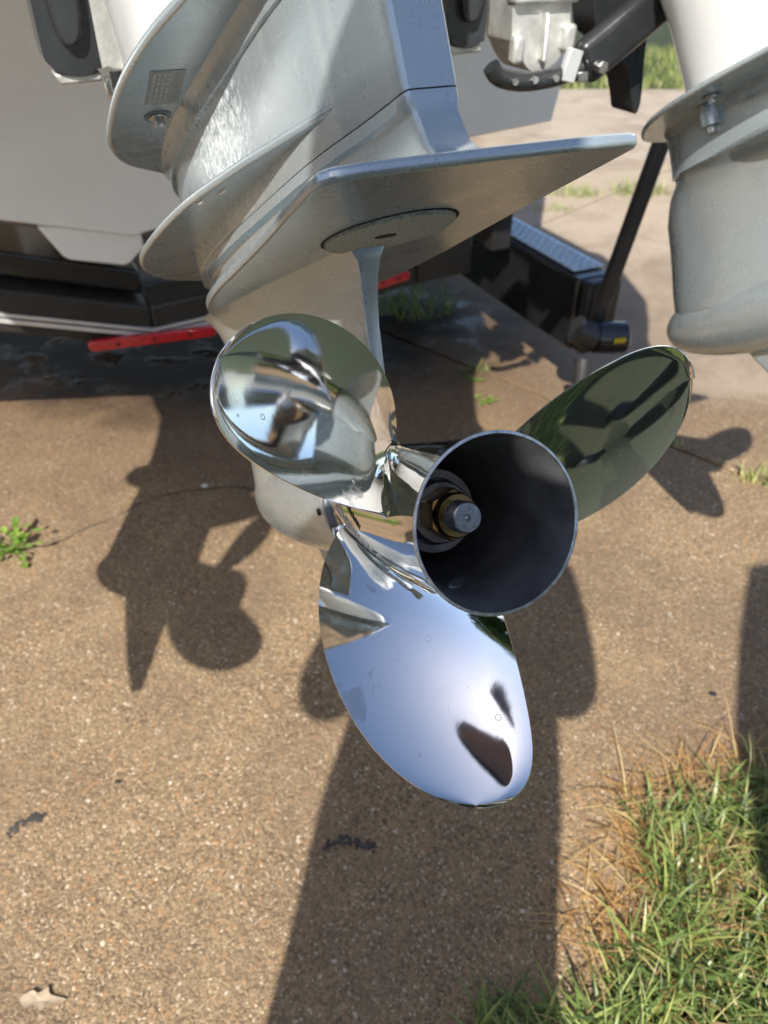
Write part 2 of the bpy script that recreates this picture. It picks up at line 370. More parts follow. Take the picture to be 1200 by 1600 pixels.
def bmesh_to(name, bm):
    bmesh.ops.recalc_face_normals(bm, faces=bm.faces)
    me = bpy.data.meshes.new(name); bm.to_mesh(me); bm.free(); return me
class MB:
    def __init__(s): s.V = []; s.F = []
    def add(s, V, F):
        n = len(s.V); s.V += [tuple(v) for v in V]; s.F += [tuple(i + n for i in f) for f in F]; return s
    def box(s, c, sz, mat=None):
        V = [Vector((x * sz[0] / 2, y * sz[1] / 2, z * sz[2] / 2)) for x in (-1, 1) for y in (-1, 1) for z in (-1, 1)]
        if mat is not None: V = [mat @ v for v in V]
        V = [v + Vector(c) for v in V]
        return s.add(V, [(0, 1, 3, 2), (4, 6, 7, 5), (0, 4, 5, 1), (2, 3, 7, 6), (0, 2, 6, 4), (1, 5, 7, 3)])
    def bar(s, a, b, w, h, up=Vector((0, 0, 1))):
        a, b = Vector(a), Vector(b); d = (b - a).normalized(); x = d.cross(up).normalized(); y = x.cross(d)
        V = [p + x * (i * w / 2) + y * (j * h / 2) for p in (a, b) for (i, j) in ((-1, -1), (1, -1), (1, 1), (-1, 1))]
        return s.add(V, [(3, 2, 1, 0), (4, 5, 6, 7), (0, 1, 5, 4), (1, 2, 6, 5), (2, 3, 7, 6), (3, 0, 4, 7)])
    def tube(s, pts, rad, n=14, cap=True):
        pts = [Vector(p) for p in pts]; rad = rad if isinstance(rad, (list, tuple)) else [rad] * len(pts)
        rings = []
        d0 = (pts[1] - pts[0]).normalized()
        x = d0.orthogonal().normalized()
        for i, p in enumerate(pts):
            d = (pts[min(i + 1, len(pts) - 1)] - pts[max(i - 1, 0)]).normalized()
            x = (x - d * x.dot(d)).normalized(); y = d.cross(x)
            rings.append([p + (x * math.cos(t) + y * math.sin(t)) * rad[i] for t in [2 * math.pi * k / n for k in range(n)]])
        V = [v for r in rings for v in r]; F = []
        for i in range(len(pts) - 1):
            for k in range(n):
                F.append((i * n + k, i * n + (k + 1) % n, (i + 1) * n + (k + 1) % n, (i + 1) * n + k))
        if cap:
            F.append(tuple(reversed(range(n)))); F.append(tuple((len(pts) - 1) * n + k for k in range(n)))
        return s.add(V, F)
    def prism(s, outline, to3, lo, hi):
        n = len(outline)
        V = [to3(p[0], p[1], lo) for p in outline] + [to3(p[0], p[1], hi) for p in outline]
        F = [tuple(reversed(range(n))), tuple(range(n, 2 * n))] + [(k, (k + 1) % n, n + (k + 1) % n, n + k) for k in range(n)]
        return s.add(V, F)
    def build(s, name, mat=None, parent=None, **kw):
        me = mesh(name, s.V, s.F)
        bm = bmesh.new(); bm.from_mesh(me); bmesh.ops.recalc_face_normals(bm, faces=bm.faces); bm.to_mesh(me); bm.free()
        return obj(name, me, mat, parent, **kw)
def catmull(P, n=6, closed=False):
    P = [np.array(p, float) for p in P]; out = []
    m = len(P)
    rngi = range(m) if closed else range(m - 1)
    for i in rngi:
        p1, p2 = P[i], P[(i + 1) % m]
        p0 = P[i - 1] if (closed or i > 0) else 2 * p1 - p2
        p3 = P[(i + 2) % m] if (closed or i + 2 < m) else 2 * p2 - p1
        for k in range(n):
            t = k / n
            out.append(0.5 * ((2 * p1) + (-p0 + p2) * t + (2 * p0 - 5 * p1 + 4 * p2 - p3) * t * t + (-p0 + 3 * p1 - 3 * p2 + p3) * t ** 3))
    if not closed: out.append(P[-1])
    return [tuple(q) for q in out]
def asu(a, s, u): return Vector((s, -a, u))            # engine drawing coordinates -> local
def loft(rings, cap=True):
    n = len(rings[0]); V = [v for r in rings for v in r]; F = []
    for i in range(len(rings) - 1):
        for k in range(n):
            F.append((i * n + k, i * n + (k + 1) % n, (i + 1) * n + (k + 1) % n, (i + 1) * n + k))
    if cap:
        F.append(tuple(reversed(range(n)))); F.append(tuple((len(rings) - 1) * n + k for k in range(n)))
    return V, F
def revolve(prof, n=64, closed=False):
    """profile of (a, r) about the propeller axis"""
    rings = []
    for a, r in prof:
        rings.append([asu(a, r * math.sin(t), r * math.cos(t)) for t in [2 * math.pi * k / n for k in range(n)]])
    return loft(rings, cap=not closed) if not closed else loft(rings + [rings[0]], cap=False)

# ------------------------------------------------------------------ ground
ground = tag(obj('lawn_ground', mesh('lawn_ground', [(-250, -250, -0.03), (250, -250, -0.03), (250, 250, -0.03), (-250, 250, -0.03)], [(0, 1, 2, 3)]), M['lawn'], smooth=False), kind='structure')
E1 = Vector((0.737, -0.676, 0)); E2 = Vector((0.676, 0.737, 0))
def clip(poly, p, n):
    out = []
    for i in range(len(poly)):
        a, b = poly[i], poly[(i + 1) % len(poly)]
        da, db = (a - p).dot(n), (b - p).dot(n)
        if da >= 0: out.append(a)
        if (da >= 0) != (db >= 0): out.append(a + (b - a) * (da / (da - db)))
    return out
LAWN_P = Vector((0.25, 0.45, 0)); LAWN_D = Vector((0.76, 0.60, 0)).normalized(); LAWN_N = Vector((-LAWN_D.y, LAWN_D.x, 0))
def slab_poly(e1a, e1b, e2a, e2b):
    q = [E1 * e1a + E2 * e2a, E1 * e1b + E2 * e2a, E1 * e1b + E2 * e2b, E1 * e1a + E2 * e2b]
    q = clip(q, LAWN_P - LAWN_N * 0.09, LAWN_N)
    if len(q) > 2: q = clip(q, Vector((0, 7.75, 0)), Vector((0, -1, 0)))
    return q
drive = tag(empty('driveway'), kind='structure')
bedp = slab_poly(-14, 12, -6, 14)
b = MB(); b.prism([(p.x, p.y) for p in bedp], lambda x, y, z: Vector((x, y, z)), -0.028, -0.014)
b.build('joint_bed', M['soil'], drive, smooth=False)
GAP = 0.007
e1s = [-11.7, -8.5, -5.3, -2.1, 1.25, 4.6, 8.0]
e2s = [-4.0, -1.1, 1.99, 5.0, 8.0, 11.0]
for i in range(len(e1s) - 1):
    for j in range(len(e2s) - 1):
        if j <= 1:
            if i != 2: continue
            q = slab_poly(-8, 8, e2s[j] + GAP, e2s[j + 1] - GAP) if j == 1 else slab_poly(-8, 8, e2s[0], e2s[1] - GAP)
        else:
            q = slab_poly(e1s[i] + GAP, e1s[i + 1] - GAP, e2s[j] + GAP, e2s[j + 1] - GAP)
        if len(q) < 3: continue
        b = MB(); b.prism([(p.x, p.y) for p in q], lambda x, y, z: Vector((x, y, z)), -0.026, 0.0)
        b.build('concrete_slab', M['concrete'] if j <= 1 else (M['concrete'] if (j == 2 and i in (2, 3, 4)) else M['concrete_dry']), drive, smooth=False, bevel=0.004, segs=2)

# hairline crack that wanders over the near slab
ck = catmull([(-1.05, 1.40), (-0.93, 1.44), (-0.827, 1.469), (-0.77, 1.53), (-0.707, 1.575), (-0.63, 1.655), (-0.559, 1.685), (-0.49, 1.70), (-0.423, 1.712), (-0.34, 1.70), (-0.2, 1.69)], 8)
V, F = [], []
for i, (x, y) in enumerate(ck):
    w = 0.0018 + 0.0022 * rng.random(); jx, jy = (rng.random(2) - 0.5) * 0.005
    V += [(x + jx, y + jy - w, 0.0012), (x + jx, y + jy + w, 0.0012)]
    if i: F.append((2 * i - 2, 2 * i, 2 * i + 1, 2 * i - 1))
obj('crack', mesh('crack', V, F), M['soil'], drive, smooth=False)

# ------------------------------------------------------------------ outboard motors
PITCH_P, X0, RK, RC = 0.5475, -0.1035, 0.313, 1.1755
PHI0 = 3.4724
def hub_r(a):
    return float(np.interp(a, [-0.215, -0.20, -0.12, -0.07, -0.03, -0.012, 0.0], [0.0505, 0.0515, 0.0534, 0.0553, 0.0580, 0.0602, 0.0622]))
RMAX = 0.2045
lead = [(0.040, 1.06), (0.06, 0.98), (0.082, 0.882), (0.106, 0.758), (0.137, 0.555), (0.161, 0.41), (0.177, 0.286), (0.191, 0.163), (0.201, 0.03), (RMAX, -0.10)]
trail = [(0.040, -0.58), (0.06, -0.555), (0.085, -0.507), (0.12, -0.449), (0.156, -0.379), (0.178, -0.333), (0.191, -0.281), (0.201, -0.199), (RMAX, -0.10)]
wv_ = lambda r: math.sqrt(max(0.0, 1 - (r - 0.04) / (RMAX - 0.04)))
pl = np.polyfit([wv_(r) for r, _ in lead], [p for _, p in lead], 5); pt_ = np.polyfit([wv_(r) for r, _ in trail], [p for _, p in trail], 5)
# make the two edge curves meet at the tip
offL = np.polyval(pl, 0.0) + 0.10; offT = np.polyval(pt_, 0.0) + 0.10
def blade_mesh(phi0):
    nr, nc = 70, 54
    P = np.zeros((nr + 1, nc + 1, 3)); T = np.zeros((nr + 1, nc + 1)); A = np.zeros((nr + 1, nc + 1))
    for i in range(nr + 1):
        w = 1 - i / nr
        r = 0.04 + (RMAX - 0.04) * (1 - w * w)
        fL = np.polyval(pl, w) - offL * max(0, 1 - 4 * w); fT = np.polyval(pt_, w) - offT * max(0, 1 - 4 * w)
        tm = np.interp(r, [0.04, 0.06, 0.1, 0.15, RMAX], [0.0085, 0.0075, 0.0058, 0.0044, 0.0026])
        for j in range(nc + 1):
            c = 0.5 - 0.5 * math.cos(math.pi * j / nc)          # 0 leading .. 1 trailing
            dp = fL + (fT - fL) * c
            x = X0 - PITCH_P * dp / (2 * math.pi) + RK * (r - 0.06) + RC * (r - 0.06) ** 2
            span = max(0.0, (r - 0.055) / 0.15)
            x += 0.0045 * span * ((2 * c - 1) ** 2 - 0.4) * (1 - span * 0.6)      # hollow working face
            x += 0.0025 * max(0.0, (c - 0.88) / 0.12) ** 2 * span                    # cup at the trailing edge
            ph = phi0 + dp
            r_ = max(r, hub_r(min(0.0, max(-0.215, x))) - 0.0013)
            P[i, j] = (r_ * math.sin(ph), -x, r_ * math.cos(ph))
            ed = min(1.0, 4 * c * (1 - c)) ** 0.55
            T[i, j] = tm * ed * min(1, 0.25 + 4 * w) + 0.0011
            A[i, j] = 0.0055 * math.exp(-max(0, r - 0.0515) / 0.005)               # root fillet
    du = np.gradient(P, axis=0); dv = np.gradient(P, axis=1)
    Nn = np.cross(du, dv); ln = np.linalg.norm(Nn, axis=2, keepdims=True); ln[ln == 0] = 1; Nn /= ln
    Nn[-1, :] = Nn[-2, :]
    if Nn[nr // 2, nc // 2, 1] > 0: Nn = -Nn             # point aft (local -y)
    top = P + Nn * A[..., None]; bot = P - Nn * (T + A)[..., None]
    V = list(top.reshape(-1, 3)) + list(bot.reshape(-1, 3)); K = (nr + 1) * (nc + 1); F = []
    for v in V:                                           # keep the root inside the hub wall
        m_ = hub_r(min(0.0, max(-0.215, -v[1]))) - 0.0013; q_ = math.hypot(v[0], v[2])
        if q_ < m_: v[0] *= m_ / q_; v[2] *= m_ / q_
    q = lambda i, j: i * (nc + 1) + j
    for i in range(nr):
        for j in range(nc):
            F.append((q(i, j), q(i + 1, j), q(i + 1, j + 1), q(i, j + 1)))
            F.append((K + q(i, j), K + q(i, j + 1), K + q(i + 1, j + 1), K + q(i + 1, j)))
    for i in range(nr):
        F.append((q(i, 0), K + q(i, 0), K + q(i + 1, 0), q(i + 1, 0))); F.append((q(i, nc), q(i + 1, nc), K + q(i + 1, nc), K + q(i, nc)))
    for j in range(nc):
        F.append((q(nr, j), K + q(nr, j), K + q(nr, j + 1), q(nr, j + 1))); F.append((q(0, j), q(0, j + 1), K + q(0, j + 1), K + q(0, j)))
    bm = bmesh.new()
    me = mesh('blade', V, F); bm.from_mesh(me); bpy.data.meshes.remove(me)
    bmesh.ops.remove_doubles(bm, verts=bm.verts, dist=0.00002)
    return bmesh_to('blade', bm)

def text_mesh(body, size, extrude=0.0, bold=0.0):
    cu = bpy.data.curves.new('txt', 'FONT'); cu.body = body; cu.size = size; cu.extrude = extrude; cu.resolution_u = 3; cu.offset = bold
    o = bpy.data.objects.new('txt', cu); COL.objects.link(o)
    dg = bpy.context.evaluated_depsgraph_get(); dg.update()
    me = bpy.data.meshes.new_from_object(o.evaluated_get(dg))
    bpy.data.objects.remove(o); bpy.data.curves.remove(cu)
    return me

def make_propeller(root, detailed, turn=0.0):
    outer = [(-0.215, 0.0490), (-0.214, 0.0505), (-0.20, 0.0515), (-0.16, 0.0525), (-0.12, 0.0534), (-0.095, 0.0543), (-0.07, 0.0553), (-0.05, 0.0565), (-0.03, 0.0580), (-0.018, 0.0594), (-0.008, 0.0608), (-0.001, 0.0619)]
    V, F = revolve(outer, 96, closed=False)
    F = F[:-2]
    hub = MB().add(V, F)
    P = hub.build('propeller', M['chrome'], root)
    P['label'] = 'polished stainless three-bladed propeller with an open flared hub'
    rim = MB(); V, F = revolve([(-0.0010, 0.0619), (0.0, 0.0617), (0.0003, 0.0611), (0.0003, 0.0598), (-0.0006, 0.0593)], 96); rim.add(V, F[:-2])
    rim.build('hub_rim', M['edge_steel'], P)
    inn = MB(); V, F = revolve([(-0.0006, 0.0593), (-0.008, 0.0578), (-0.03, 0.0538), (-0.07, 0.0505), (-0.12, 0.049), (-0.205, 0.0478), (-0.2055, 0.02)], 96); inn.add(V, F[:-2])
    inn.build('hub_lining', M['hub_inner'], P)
    for k in range(3):
        bl = obj('blade', blade_mesh(PHI0 + turn + k * 2 * math.pi / 3), M['chrome'], P, angle=62)
    if not detailed:
        MB().tube([asu(-0.21, 0, 0), asu(-0.05, 0, 0)], 0.014, 16).build('propeller_shaft', M['shaft'], P)
        return P
    # inner bushing tube, washers, nut and shaft
    m_ = MB(); V, F = revolve([(-0.2, 0.0335), (-0.101, 0.0335), (-0.099, 0.0325), (-0.099, 0.0265), (-0.107, 0.0255), (-0.107, 0.01)], 64); m_.add(V, F[:-2]); m_.build('bushing', M['washer'], P)
    m_ = MB(); V, F = revolve([(-0.108, 0.0245), (-0.090, 0.0245), (-0.088, 0.0232), (-0.088, 0.011)], 64); m_.add(V, F[:-2]); m_.build('washer', M['washer'], P, )
    hexa = [(0.0205 * math.sin(R(60 * k + 12)), 0.0205 * math.cos(R(60 * k + 12))) for k in range(6)]
    m_ = MB(); m_.prism(hexa, lambda x, y, z: asu(z, x, y), -0.088, -0.068); m_.build('hub_nut', M['brass'], P, bevel=0.0012)
    m_ = MB(); V, F = revolve([(-0.068, 0.0172), (-0.062, 0.0170), (-0.0605, 0.0158), (-0.0605, 0.011)], 48); m_.add(V, F[:-2]); m_.build('nut_collar', M['brass'], P)
    prof = [(-0.11, 0.0114)]
    a = -0.060
    while a < -0.046:
        prof += [(a, 0.0118), (a + 0.0008, 0.0109)]; a += 0.0016
    prof += [(-0.0455, 0.0112), (-0.0450, 0.0104), (-0.0449, 0.0026), (-0.0475, 0.0012), (-0.0478, 0.0002)]
    m_ = MB(); V, F = revolve(prof, 40); m_.add(V, F); m_.build('propeller_shaft', M['shaft'], P, angle=25)
    # cast pad inside the lower wall
    pad = MB(); out = catmull([(-0.016, 0), (-0.011, 0.005), (0.010, 0.0055), (0.016, 0), (0.011, -0.0055), (-0.010, -0.005)], 4, True)
    def onwall(x, y, z):
        ph = R(193) + (x * 0.6 + y) / 0.0515; aa = -0.062 + x * 0.75
        r = float(np.interp(aa, [-0.12, -0.07, -0.03], [0.049, 0.0505, 0.0538])) - z
        return asu(aa, r * math.sin(ph), r * math.cos(ph))
    pad.prism(out, onwall, -0.001, 0.0016); pad.build('cast_pad', M['ring'], P)
    # raised lettering that runs beside the root of the lower blade
    def wrap(me, a0, ph0, lift, sx):
        for v in me.vertices:
            tx, ty = v.co.x * sx, v.co.y
            ph = ph0 + (-0.493 * tx + 0.87 * ty) / 0.0515; aa = a0 + 0.87 * tx + 0.493 * ty
            r = hub_r(aa) + lift + v.co.z
            v.co = asu(aa, r * math.sin(ph), r * math.cos(ph))
        return me
    t = text_mesh('ENERTIA', 0.0125, 0.0008, 0.0001); obj('lettering', wrap(t, -0.194, R(280), 0.0003, 1.85), M['edge_steel'], P, smooth=False)
    t = text_mesh('MERCURY', 0.0066, 0.0002, 0.00018); obj('lettering', wrap(t, -0.166, R(286), 0.0003, 1.30), M['letter_dark'], P, smooth=False)
    ul = MB(); 
    for q in range(24):
        tx = 0.105 * q / 23; ph = R(271.5) - 0.493 * tx / 0.0515; aa = -0.196 + 0.87 * tx; r = hub_r(aa)
        for dr, dd in ((0.0, -0.0004), (0.0006, 0.0), (0.0, 0.0004)):
            ul.V.append(tuple(asu(aa + dd * 0.493, (r + dr) * math.sin(ph + dd * 17), (r + dr) * math.cos(ph + dd * 17))))
        if q: k = 3 * q; ul.F += [(k - 3, k, k + 1, k - 2), (k - 2, k + 1, k + 2, k - 1)]
    ul.build('lettering_rule', M['letter_dark'], P, smooth=False)
    return P

HWP = [(-0.585, 0.0), (-0.578, 0.018), (-0.56, 0.037), (-0.53, 0.054), (-0.48, 0.068), (-0.40, 0.0745), (-0.30, 0.070), (-0.20, 0.0585), (-0.10, 0.045), (-0.03, 0.028), (0.0, 0.0215), (0.016, 0.0185), (0.0205, 0.0155)]
def section(u, sc=1.0, da=0.0, te=0.0, le=0.0):
    half = catmull(HWP, 4)
    pts = []
    for a, h in half:
        t = (a + 0.585) / 0.6055
        pts.append((a + da + te * t ** 6 + le * (1 - t) ** 4, h * sc))
    ring = [asu(a, -h, u) for a, h in pts] + [asu(a, h, u) for a, h in reversed(pts[1:])]
    return ring
def plate_half(pts): 
    c = catmull(pts, 5)
    return [(a, -h) for a, h in c] + [(a, h) for a, h in reversed(c)]

def make_motor(root, long_shaft, detailed, turn=0.0):
    dz = 0.0 if long_shaft else -0.10
    # anti-ventilation plate
    av = [(0.060, 0.060), (0.058, 0.092), (0.050, 0.101), (0.03, 0.1035)]
    ol = catmull([(0.061, 0.0), (0.060, 0.06), (0.0585, 0.088), (0.0545, 0.0970), (0.046, 0.1018), (0.018, 0.1028), (-0.08, 0.1030), (-0.16, 0.105), (-0.25, 0.1075), (-0.33, 0.102), (-0.40, 0.088), (-0.46, 0.068), (-0.52, 0.044), (-0.575, 0.02), (-0.60, 0.0)], 6)
    olp = [(0.061, 0.0), (0.060, 0.06), (0.0575, 0.092), (0.0545, 0.0990), (0.048, 0.1025)] + [(a, h) for a, h in ol if a < 0.03]
    outline = [(a, -h + 0.008) for a, h in ol] + [(a, h + 0.010) for a, h in reversed(olp[1:-1])]
    p = MB(); p.prism(outline, asu, 0.2100, 0.2178)
    AV = p.build('cavitation_plate', M['silver'], root, bevel=0.0026, segs=3)
    an = MB(); circ = [(-0.088 + 0.051 * math.cos(t), 0.0035 + 0.048 * math.sin(t)) for t in [2 * math.pi * k / 56 for k in range(56)]]
    an.prism(circ, asu, 0.2068, 0.2120); A_ = an.build('anode', M['zinc'], AV, bevel=0.0008)
    gr = MB(); c2 = [(-0.088 + 0.0535 * math.cos(t), 0.0035 + 0.0505 * math.sin(t)) for t in [2 * math.pi * k / 56 for k in range(56)]]
    gr.prism(c2, asu, 0.2096, 0.2120); gr.build('anode_recess', M['hole'], AV)
    sl = MB(); c3 = [(-0.088 + 0.0055 * math.cos(t), 0.000 + 0.0085 * math.sin(t)) for t in [2 * math.pi * k / 20 for k in range(20)]]
    sl.prism(c3, asu, 0.2062, 0.2100); sl.build('anode_bolt_hole', M['hole'], AV)
    # lower leg with its flare under the plate
    def legsec(u, le, te, hw, tew):
        prof = [(0, 0), (0.02, 0.30), (0.07, 0.58), (0.16, 0.83), (0.32, 1.0), (0.5, 0.94), (0.7, 0.70), (0.86, 0.42)]
        pts = [(le + (te - le) * t, hw * h) for t, h in prof] + [(te - 0.006, max(tew * 1.35, hw * 0.26 if tew > 0.02 else tew * 1.35)), (te, tew)]
        pts = catmull(pts, 3)
        return [asu(a, -h, u) for a, h in pts] + [asu(a, h, u) for a, h in reversed(pts[1:])]
    lv = [(0.2125, -0.560, -0.126, 0.082, 0.016), (0.207, -0.572, -0.126, 0.074, 0.012), (0.199, -0.585, -0.128, 0.066, 0.0085), (0.188, -0.597, -0.134, 0.060, 0.0068), (0.172, -0.606, -0.142, 0.056, 0.006), (0.15, -0.614, -0.150, 0.053, 0.0055), (0.11, -0.616, -0.158, 0.052, 0.005), (0.075, -0.619, -0.165, 0.053, 0.005), (0.045, -0.622, -0.175, 0.056, 0.006), (0.01, -0.622, -0.2, 0.058, 0.008)]
    V, F = loft([legsec(*x) for x in lv]); MB().add(V, F).build('leg', M['silver'], root, angle=50)
    # torpedo
    prof = [(-0.222, 0.044), (-0.225, 0.0535), (-0.24, 0.0560), (-0.30, 0.0605), (-0.38, 0.0635), (-0.46, 0.0625), (-0.53, 0.0565), (-0.58, 0.047), (-0.615, 0.0355), (-0.635, 0.022), (-0.645, 0.010), (-0.647, 0.001)]
    prof = catmull(prof, 4); rings = []
    for a, r in prof:
        dr = -0.020 * max(0.0, (-a - 0.26) / 0.4) ** 1.3
        rings.append([asu(a, r * math.sin(t), r * math.cos(t) + dr) for t in [2 * math.pi * k / 64 for k in range(64)]])
    V, F = loft(rings); G = MB().add(V, F).build('gearcase', M['silver'], root)
    m_ = MB(); V, F = revolve([(-0.226, 0.050), (-0.226, 0.0542), (-0.2205, 0.0542), (-0.2195, 0.052), (-0.2195, 0.030)], 64); m_.add(V, F[:-2]); m_.build('thrust_ring', M['ring'], root)
    if detailed:
        for ph in (272, 150, 30):
            h_ = MB(); c = asu(-0.236, 0.0566 * math.sin(R(ph)), 0.0566 * math.cos(R(ph))); nrm = Vector((math.sin(R(ph)), 0, math.cos(R(ph))))
            h_.tube([c - nrm * 0.003, c + nrm * 0.0006], 0.0035, 12); h_.build('drain_hole', M['hole'], G)
    # skeg
    sk = MB(); sp = [(-0.50, -0.055), (-0.24, -0.045), (-0.255, -0.13), (-0.27, -0.235), (-0.30, -0.245), (-0.36, -0.20), (-0.44, -0.12)]
    rings = []
    for tt, wd in ((-1, 0.0), (1, 0.0)): pass
    cxs, czs = -0.36, -0.13
    sk.prism(sp, lambda x, y, z: asu(x, z, y), -0.0055, 0.0055); sk.build('skeg', M['silver'], root, bevel=0.004, segs=2)
    # lower housing between plates (with the seam above it)
    if long_shaft:
        V, F = loft([section(0.2160, 0.92, te=0.032), section(0.2215, 0.88, te=0.020), (section(0.231, 0.835, te=0.008)), section(0.2500, 0.835, te=0.001), section(0.2535, 0.86), section(0.2560, 0.955), section(0.2635, 0.965)])
        MB().add(V, F).build('lower_housing', M['silver'], root, angle=35)
        V, F = loft([section(0.2645, 0.955), section(0.266, 0.972), section(0.29, 0.985), section(0.32, 1.0), section(0.345, 1.0), section(0.364, 1.0), section(0.3645, 1.07), section(0.372, 1.075), section(0.379, 1.11), section(0.386, 1.2)])
        MB().add(V, F).build('midsection', M['silver_salt'], root, angle=35)
        ol = catmull([(-0.02, 0.018), (-0.045, 0.030), (-0.08, 0.045), (-0.117, 0.0615), (-0.163, 0.081), (-0.25, 0.110), (-0.367, 0.1295), (-0.454, 0.132), (-0.53, 0.113), (-0.59, 0.075), (-0.622, 0.03), (-0.628, 0.0)], 5)
        outline = [(a, -h) for a, h in ol] + [(a, h) for a, h in reversed(ol[:-1])]
        p = MB(); p.prism(outline, asu, 0.2815, 0.2885); SP = p.build('spray_plate', M['silver'], root, bevel=0.003, segs=3)
        for (aa, ss) in ((-0.205, -0.083), (-0.228, -0.0975)):
            d = MB(); d.tube([asu(aa - 0.006, ss - 0.002, 0.2812), asu(aa, ss + 0.001, 0.2806), asu(aa + 0.007, ss + 0.0025, 0.2812)], [0.0008, 0.0016, 0.0007], 8)
            d.build('drip', M['drop'], SP)
        us = 0.383
    else:
        V, F = loft([section(0.2160, 0.92, te=0.02), section(0.226, 0.86, te=0.01), section(0.27, 0.86), section(0.276, 0.95), section(0.285, 1.06)])
        MB().add(V, F).build('midsection', M['silver'], root, angle=35)
        us = 0.283
    # splash plate
    ol = catmull([(0.03, 0.0), (0.02, 0.035), (-0.04, 0.068), (-0.115, 0.0965), (-0.176, 0.1185), (-0.252, 0.135), (-0.335, 0.1415), (-0.395, 0.139), (-0.446, 0.1215), (-0.485, 0.085), (-0.52, 0.05), (-0.545, 0.0)], 5) if long_shaft else catmull([(0.03, 0.0), (0.02, 0.035), (-0.04, 0.068), (-0.115, 0.0965), (-0.176, 0.1185), (-0.252, 0.135), (-0.335, 0.1415), (-0.42, 0.139), (-0.49, 0.122), (-0.55, 0.09), (-0.59, 0.05), (-0.605, 0.0)], 5)
    outline = [(a, -h) for a, h in ol] + [(a, h) for a, h in reversed(ol[1:-1])]
    p = MB(); p.prism(outline, asu, us, us + 0.008)
    S_ = p.build('splash_plate', M['silver'], root, bevel=0.003, segs=3)
    bolts = [(-0.318, -0.0985), (-0.318, 0.0985)] if long_shaft else [(-0.40, -0.100), (-0.25, -0.108), (-0.40, 0.100), (-0.25, 0.108)]
    for (aa, ss) in bolts:
        w_ = MB(); w_.prism([(aa + 0.0125 * math.cos(t), ss + 0.0125 * math.sin(t)) for t in [2 * math.pi * k / 28 for k in range(28)]], asu, us - 0.0012, us + 0.001)
        W_ = w_.build('bolt_recess', M['ring'], S_)
        w_ = MB(); w_.prism([(aa + 0.0058 * math.cos(t + 0.3), ss + 0.0058 * math.sin(t + 0.3)) for t in [2 * math.pi * k / 6 for k in range(6)]], asu, us - 0.0095, us - 0.001)
        w_.prism([(aa + 0.0085 * math.cos(t), ss + 0.0085 * math.sin(t)) for t in [2 * math.pi * k / 24 for k in range(24)]], asu, us - 0.0028, us - 0.0011)
        w_.build('bolt', M['bolt'], S_, bevel=0.0006)
    if not long_shaft:
        # square studs on the leg under the splash plate
        for aa in (-0.44, -0.30):
            ss = -0.066
            w_ = MB(); w_.tube([asu(aa, ss, us - 0.001), asu(aa, ss, us - 0.028)], [0.016, 0.016], 20); w_.build('boss', M['silver'], root)
            w_ = MB(); w_.prism([(aa + 0.008 * math.cos(t + 0.5), ss + 0.008 * math.sin(t + 0.5)) for t in [2 * math.pi * k / 6 for k in range(6)]], asu, us - 0.038, us - 0.028); w_.build('bolt', M['bolt'], root, bevel=0.0008)
    if detailed:
        # printed label on the underside of the splash plate
        lb = MB(); cs = [(-0.290, -0.1120), (-0.2245, -0.1120), (-0.2245, -0.0830), (-0.290, -0.0830)]
        lb.prism(cs, asu, us - 0.0007, us + 0.0005); LB = lb.build('warning_label', M['label'], S_, bevel=0.0003, segs=1)
        def under(me, a0, s0):
            for v in me.vertices: v.co = asu(a0 - v.co.x, s0 + v.co.y, us - 0.0010)
            return me
        obj('print', under(text_mesh('IMPORTANT', 0.0082), -0.2285, -0.0915), M['labeltext'], S_, smooth=False)
        for r_ in range(4):
            ln = MB(); a0 = -0.2275; yy = -0.0960 - r_ * 0.0042
            while a0 > -0.284:
                w_ = random.uniform(0.004, 0.011); ln.box(asu(a0 - w_ / 2, yy, us - 0.0010), (0.0019, w_, 0.0001)); a0 -= w_ + 0.0022
            ln.build('print', M['labeltext'], S_, smooth=False)
    # cowl
    u0 = us + 0.0085
    def csec(u, a0, a1, hw, ex=2.6):
        pts = []
        for k in range(56):
            t = 2 * math.pi * k / 56; c, s_ = math.cos(t), math.sin(t)
            x = math.copysign(abs(c) ** (2 / ex), c); y = math.copysign(abs(s_) ** (2 / ex), s_)
            pts.append(asu((a0 + a1) / 2 + (a1 - a0) / 2 * x, hw * y, u))
        return pts
    V, F = loft([csec(u0, -0.50, -0.05, 0.113), csec(u0 + 0.05, -0.505, -0.045, 0.114), csec(u0 + 0.12, -0.515, -0.035, 0.116), csec(u0 + 0.22, -0.54, -0.01, 0.125), csec(u0 + 0.32, -0.62, 0.04, 0.17), csec(u0 + 0.45, -0.70, 0.08, 0.22), csec(u0 + 0.70, -0.69, 0.06, 0.215), csec(u0 + 0.82, -0.64, 0.02, 0.18), csec(u0 + 0.87, -0.56, -0.06, 0.11)])
    MB().add(V, F).build('cowl', M['white'], root, angle=60)
    make_propeller(root, detailed, turn)

center = tag(empty('outboard_motor', ENGINE_M), 'silver and white outboard motor with long leg in the foreground, its polished propeller nearest', 'outboard motor', 'outboard motors on the stern')
make_motor(center, True, True)
right_m = ENGINE_M.copy(); right_m.translation = HUB + STB * 0.74 + UPV * 0.096
starboard = tag(empty('outboard_motor', right_m), 'silver and white outboard motor cut off by the right edge', 'outboard motor', 'outboard motors on the stern')
make_motor(starboard, False, False, R(12))
pm = ENGINE_M.copy(); pm.translation = HUB - STB * 0.71 + UPV * 0.105
port = tag(empty('outboard_motor', pm), 'outboard motor beyond the left edge, whose propeller shadow falls on the concrete', 'outboard motor', 'outboard motors on the stern')
make_motor(port, False, False, R(75))

